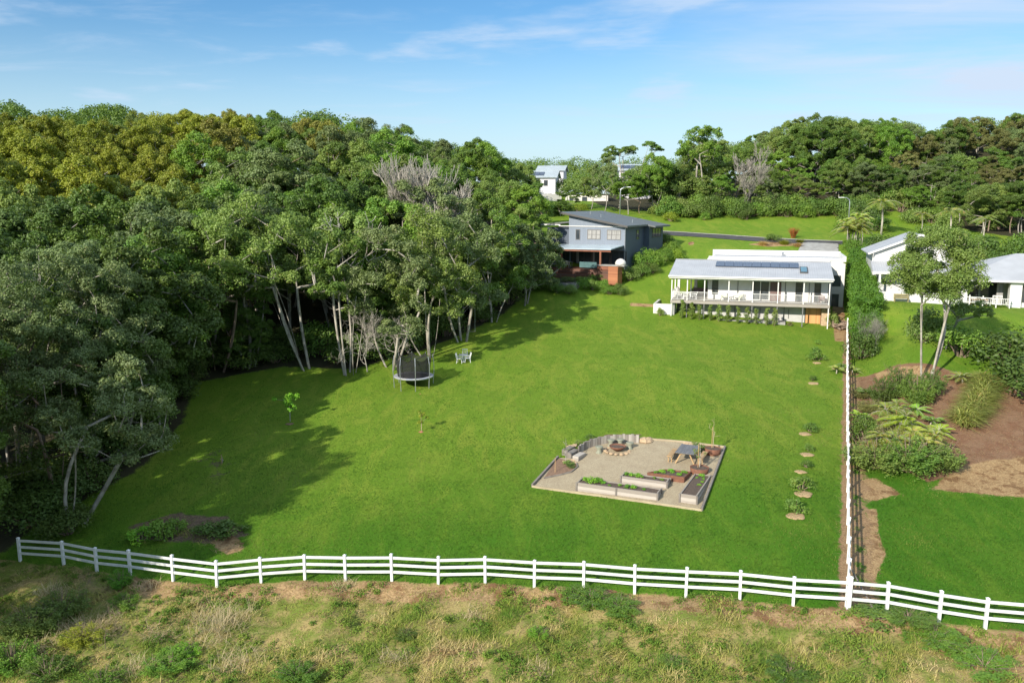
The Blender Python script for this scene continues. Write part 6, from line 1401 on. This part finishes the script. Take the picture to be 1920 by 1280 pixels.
rng = np.random.default_rng(32); c = P(1487, 446); a = rng.random(120)*6.28; bs = np.stack([c.x+np.cos(a)*.25, c.y+np.sin(a)*.25, np.full(120, c.z)], 1); me = blade_mesh('flax', bs, 1.9, .1, .1+rng.random(120)*.6, rng, .25, 3); o = obj('flax_plant', me, L['red']); tag(o, 'rust red spiky flax plant on the bank by the road', 'plant')
for k, (px, py, lf, s, lb) in enumerate(((1470, 458, 'olive', 1.0, 'round grassy tussock left of the red flax on the bank'), (1430, 460, 'drygrass', .9, 'dry grass tussock further left on the bank'), (1500, 455, 'olive', .8, 'green grassy tussock right of the red flax'), (1495, 462, 'drygrass', .8, 'low dry tussock by the top of the driveway'), (1830, 470, 'strap', 1.5, 'silvery tall grass clump behind the neighbour\'s roof ridge'))):
    c = P(px, py) if px < 1800 else G(*NW(14, 13)[:2]); a = rng.random(500)*6.28; rr = rng.random(500)**.5*.55*s; xs, ys = c.x+np.cos(a)*rr, c.y+np.sin(a)*rr
    me = blade_mesh('tussock%d' % k, np.stack([xs, ys, gzv(xs, ys)-.02], 1), 1.1*s, .035, .2+rng.random(500)*.7, rng, .6, 3); o = obj('grass_tussock', me, L[lf]); tag(o, lb, 'grass')
# ------------------------------------------------------------------ saplings and stakes
def sapling(c, h, n, lf, label, stem='bark_pale', r=.35, seed=0, ln=.16, leafn=26, dz=0):
    rg = np.random.default_rng(seed); cs = [np.array([rg.normal()*r*.7, rg.normal()*r*.7, h*(.42+.55*i/n)]) for i in range(n)]; rs = [r*.5]*n
    v_, q_, cr = clump_leaves(cs, rs, leafn, ln, ln*.45, rg, .8, .2, (.2, 1)); me = mesh_np('sap', v_, q_); attr(me, 'rnd', cr)
    return plant_tree('sapling', G(c.x, c.y, dz), (skeleton(rg, [[(0, 0, -.2), (.02, 0, h*.35), (0, .02, h*.7), (0, 0, h*.95)]], cs, .03, .008).mesh('sap_t', True), me), M[stem], L[lf], label, 'sapling', None, 0, (1, 1, 1), 'leaves', 'stem')
sapling(at(544, 790), 2.4, 16, 'veg', 'young bright green sapling in the shade with a mulched foot', r=.5, seed=1, ln=.24, leafn=40)
sapling(at(790, 808), 1.75, 7, 'olive', 'thin yellow leaved sapling in the sunny middle of the lawn', 'edging', .34, 2, .2, 20)
sapling(z7(1555, 300), 2.1, 8, 'soft', 'thin staked sapling in the round planter at the back right corner', 'edging', .22, 3, .1, 8, .42)
sapling(z7(1445, 455), 1.7, 9, 'soft', 'young leafy tree in the round planter at the end of the deep bed', 'bark_pale', .3, 4, .1, 26, .36)
sapling(z7(350, 380), 1.8, 9, 'soft', 'thin sapling growing in the mulched corner bed', 'bark_grey', .25, 5, .1, 10)
sapling(at(417, 868), .5, 3, 'soft', 'tiny seedling by a short stake in the shaded lawn', 'bark_grey', .08, 6, .06, 3)
def stake(c, h, label):
    o = MB().box(-.018, .018, -.018, .018, -.3, h).build('stake', M['pine']); o.location = G(c.x, c.y); tag(o, label, 'stake')
stake(at(416, 872), .75, 'short timber stake standing in the shaded lawn'); stake(z7(265, 470), 1.1, 'timber stake in the mulched corner bed'); stake(z7(1432, 458), 1.9, 'tall thin stake beside the round planter at the deep bed')
stake(z7(1545, 300), 1.8, 'tall stake tied to the sapling in the back right planter')
for px, py, R, Hh, lf, lb in ((0, 0, .5, .35, 'soft', 'low herb in the mulched corner bed nearest the steps'), (1, 0, .45, .3, 'dark', 'dark ground cover at the rim of the mulched corner bed'), (2, 0, .5, .4, 'mid', 'leafy plant above the curved wall near its left end'), (3, 0, .4, .3, 'soft', 'small herb above the middle of the curved wall'), (4, 0, .5, .45, 'dark', 'low bush by the round planter at the back edge'), (5, 0, .35, .5, 'mid', 'plant spilling beside the picnic table')):
    bush(0, 0, R, Hh, lf, lb, B=FB, loc=z7(*[(385, 395), (410, 420), (560, 190), (460, 225), (1460, 285), (1425, 270)][px]), cat='plant', name='garden_plant')
# ------------------------------------------------------------------ rough paddock grass, lawn blades
def scatter(n, x0, x1, y0, y1, rng): return rng.uniform(x0, x1, n), rng.uniform(y0, y1, n)
rng = np.random.default_rng(5)
def grassmat(name, stops, patch=.35, trans=.2):
    t = NT(name); r = t.attr('rnd'); n = t.noise(patch, 4, .6); f = t.math('ADD', t.math('MULTIPLY', r, .5), t.math('MULTIPLY', t.rng(n, .3, .7), .5)); cr_ = t.n('ShaderNodeValToRGB'); e = cr_.color_ramp
    while len(e.elements) < len(stops): e.elements.new(.5)
    for el, (p_, c_) in zip(e.elements, stops): el.position = p_; el.color = (*c_, 1)
    t.l(f, cr_.inputs[0]); t.l(cr_.outputs[0], t.b.inputs['Base Color']); t.b.inputs['Roughness'].default_value = .7; t.b.inputs['Specular IOR Level'].default_value = .2
    tr = t.n('ShaderNodeBsdfTranslucent'); t.l(cr_.outputs[0], tr.inputs[0]); ms = t.n('ShaderNodeMixShader'); ms.inputs[0].default_value = trans; t.l(t.b.outputs[0], ms.inputs[1]); t.l(tr.outputs[0], ms.inputs[2]); t.l(ms.outputs[0], t.out.inputs[0]); return t.m
M['rough'] = grassmat('rough_grass', [(.12, (.10, .18, .018)), (.34, (.20, .26, .035)), (.54, (.32, .31, .07)), (.72, (.46, .38, .14)), (.88, (.56, .43, .21)), (.97, (.29, .17, .08))], .4)
xs, ys = scatter(520000, -34, 30, 27, 50, rng)
pm_ = samp(paddock, xs, ys); dn = fbm(xs/.9, ys/.9, 2); fy = np.interp(xs, [p.x for p in FENCE], [p.y for p in FENCE])
k = ((pm_ > .5) & (rng.random(len(xs)) < np.clip((dn-.30)*2.6, .10, 1)*.75)) | ((samp(bareM, xs, ys) > .45) & (rng.random(len(xs)) < .5) & (dn > .45))
k &= (ys > 29.5-.0*xs) & (np.abs(xs) < .68*ys+2)
xs, ys, dn = xs[k], ys[k], dn[k]; big = fbm(xs/2.6, ys/2.6, 7); hh = (.12+.36*np.clip((big-.32)*2.3, 0, 1))*(.6+.8*rng.random(len(xs))); hh = hh*np.where(fy[k]-ys < 1.6, .6, 1)
zz = gzv(xs, ys)-.02; rn = np.clip(.42+(fbm(xs/1.3, ys/1.3, 12)-.5)*2.2+rng.normal(size=len(xs))*.2, 0, 1)
me = blade_mesh('rough_grass', np.stack([xs, ys, zz], 1), hh, .04, .35+rng.random(len(xs))*.9, rng, .5, 2, rn)
o = obj('rough_grass', me, M['rough']); tag(o, 'rough dry and green grass covering the slope below the fence', 'grass', kind='stuff'); 
wx, wy = scatter(5200, -30, 28, 28, 48, rng); wn2 = fbm(wx/1.7, wy/1.7, 41); ok = (samp(paddock, wx, wy) > .5) & (wn2 > .47+.12*rng.random(len(wx))) & (np.abs(wx) < .68*wy+1); wx, wy = wx[ok], wy[ok]
wr = .12+.30*rng.random(len(wx))**1.5; v_, q_, cr = clump_leaves(np.stack([wx, wy, gzv(wx, wy)+wr*.25], 1), wr, 60, .10, .05, rng, .75, .5, (.2, 1.3), .5); me = mesh_np('weeds', v_, q_); attr(me, 'rnd', cr)
M['weeds'] = grassmat('weed_leaves', [(.1, (.06, .13, .015)), (.45, (.11, .19, .022)), (.75, (.18, .25, .035)), (.95, (.30, .28, .08))], .5)
tag(obj('weeds', me, M['weeds']), 'low leafy weeds tangled through the rough grass', 'weeds', kind='stuff')
# long pale straw tufts
M['tuft'] = grassmat('pale_tuft', [(.1, (.36, .29, .15)), (.5, (.52, .43, .25)), (.9, (.44, .33, .18))], 1.5)
for i, (px, py, s) in enumerate(((405, 1190, 1.5), (430, 1165, 1.3), (440, 1240, 1.2), (385, 1160, 1.1), (640, 1100, .8), (885, 1150, .7), (740, 1240, .9), (1010, 1265, .7), (95, 1115, 1.0), (140, 1180, 1.3), (60, 1225, 1.2), (200, 1165, 1.0), (275, 1100, .8), (300, 1190, 1.0), (250, 1260, 1.0))):
    c = P(px, py); n = int(170*s); a = rng.random(n)*6.28; rr = rng.random(n)**.8*.75*s; x_, y_ = c.x+np.cos(a)*rr*1.3, c.y+np.sin(a)*rr
    me = blade_mesh('tuft%d' % i, np.stack([x_, y_, gzv(x_, y_)-.03], 1), .8*s*(.5+.6*rng.random(n)), .024, .2+rng.random(n)*.85, rng, .55, 3); o = obj('straw_tuft', me, M['tuft'])
    tag(o, 'long pale straw tuft standing out of the rough paddock grass', 'grass tuft', 'straw tufts in the paddock')
M['lawnblade'] = grassmat('lawn_blades', [(.15, (.045, .125, .008)), (.45, (.085, .165, .014)), (.7, (.13, .195, .024)), (.95, (.22, .23, .06))], .25, .25)
def lawn_blades(n, x0, x1, y0, y1, ln, wd):
    xs, ys = scatter(n, x0, x1, y0, y1, rng); ok = (samp(paddock, xs, ys) < .3) & (samp(forest, xs, ys) < .4) & (samp(mulch, xs, ys) < .3) & (samp(strawy, xs, ys) < .4) & (samp(sideM, xs, ys) < .35) & (samp(bareM, xs, ys) < .4) & (np.abs(xs) < .66*ys)
    pp = [np.array(p[:2], float) for p in PC]; ins = np.zeros(len(xs), bool)
    for a, b in zip(pp, pp[1:]+pp[:1]):
        c = ((a[1] > ys) != (b[1] > ys)); ins ^= c & (xs < (b[0]-a[0])*(ys-a[1])/((b[1]-a[1]) if abs(b[1]-a[1]) > 1e-9 else 1e-9)+a[0])
    ok &= rng.random(len(xs)) < np.clip(46./ys, 0, 1)**2.2
    ok &= ~ins; xs, ys = xs[ok], ys[ok]; h = ln*(.6+.7*rng.random(len(xs)))*(.7+.8*fbm(xs/1.5, ys/1.5, 4))
    return np.stack([xs, ys, gzv(xs, ys)-.01], 1), h, np.full(len(xs), wd)
b1 = lawn_blades(900000, -32, 48, 34, 98, .12, .03); base, hh = b1[0], b1[1]; rn = np.clip(.48-.28*sm(58, 42, base[:, 1])+(fbm(base[:, 0]/1.8, base[:, 1]/1.8, 15)-.5)*1.2+rng.normal(size=len(base))*.2, 0, 1)
me = blade_mesh('lawn_grass', base, hh, .034, .3+rng.random(len(base))*.8, rng, .4, 1, rn); o = obj('lawn_grass', me, M['lawnblade']); tag(o, 'mown lawn grass', 'grass', kind='stuff')
rng = np.random.default_rng(6); xs, ys = scatter(260000, -30, 62, 28, 95, rng)
sel = (np.maximum.reduce([samp(strawy, xs, ys), samp(dry, xs, ys), .75*samp(mulch, xs, ys), .8*samp(sideM, xs, ys)]) > .3+.35*rng.random(len(xs))+.5*(fbm(xs/.8, ys/.8, 33)-.5)) & (np.abs(xs) < .68*ys)
xs, ys = xs[sel], ys[sel]; me = blade_mesh('straw_litter', np.stack([xs, ys, gzv(xs, ys)+.01], 1), .16+.22*rng.random(len(xs)), .022, 1.1+.4*rng.random(len(xs)), rng, .15, 1)
M['litter'] = grassmat('straw_litter', [(.1, (.18, .10, .05)), (.4, (.33, .21, .10)), (.7, (.48, .36, .19)), (.95, (.24, .14, .07))], 1.2)
tag(obj('straw_litter', me, M['litter']), 'cut straw and dead leaves lying on the bare patches', 'straw', kind='stuff')
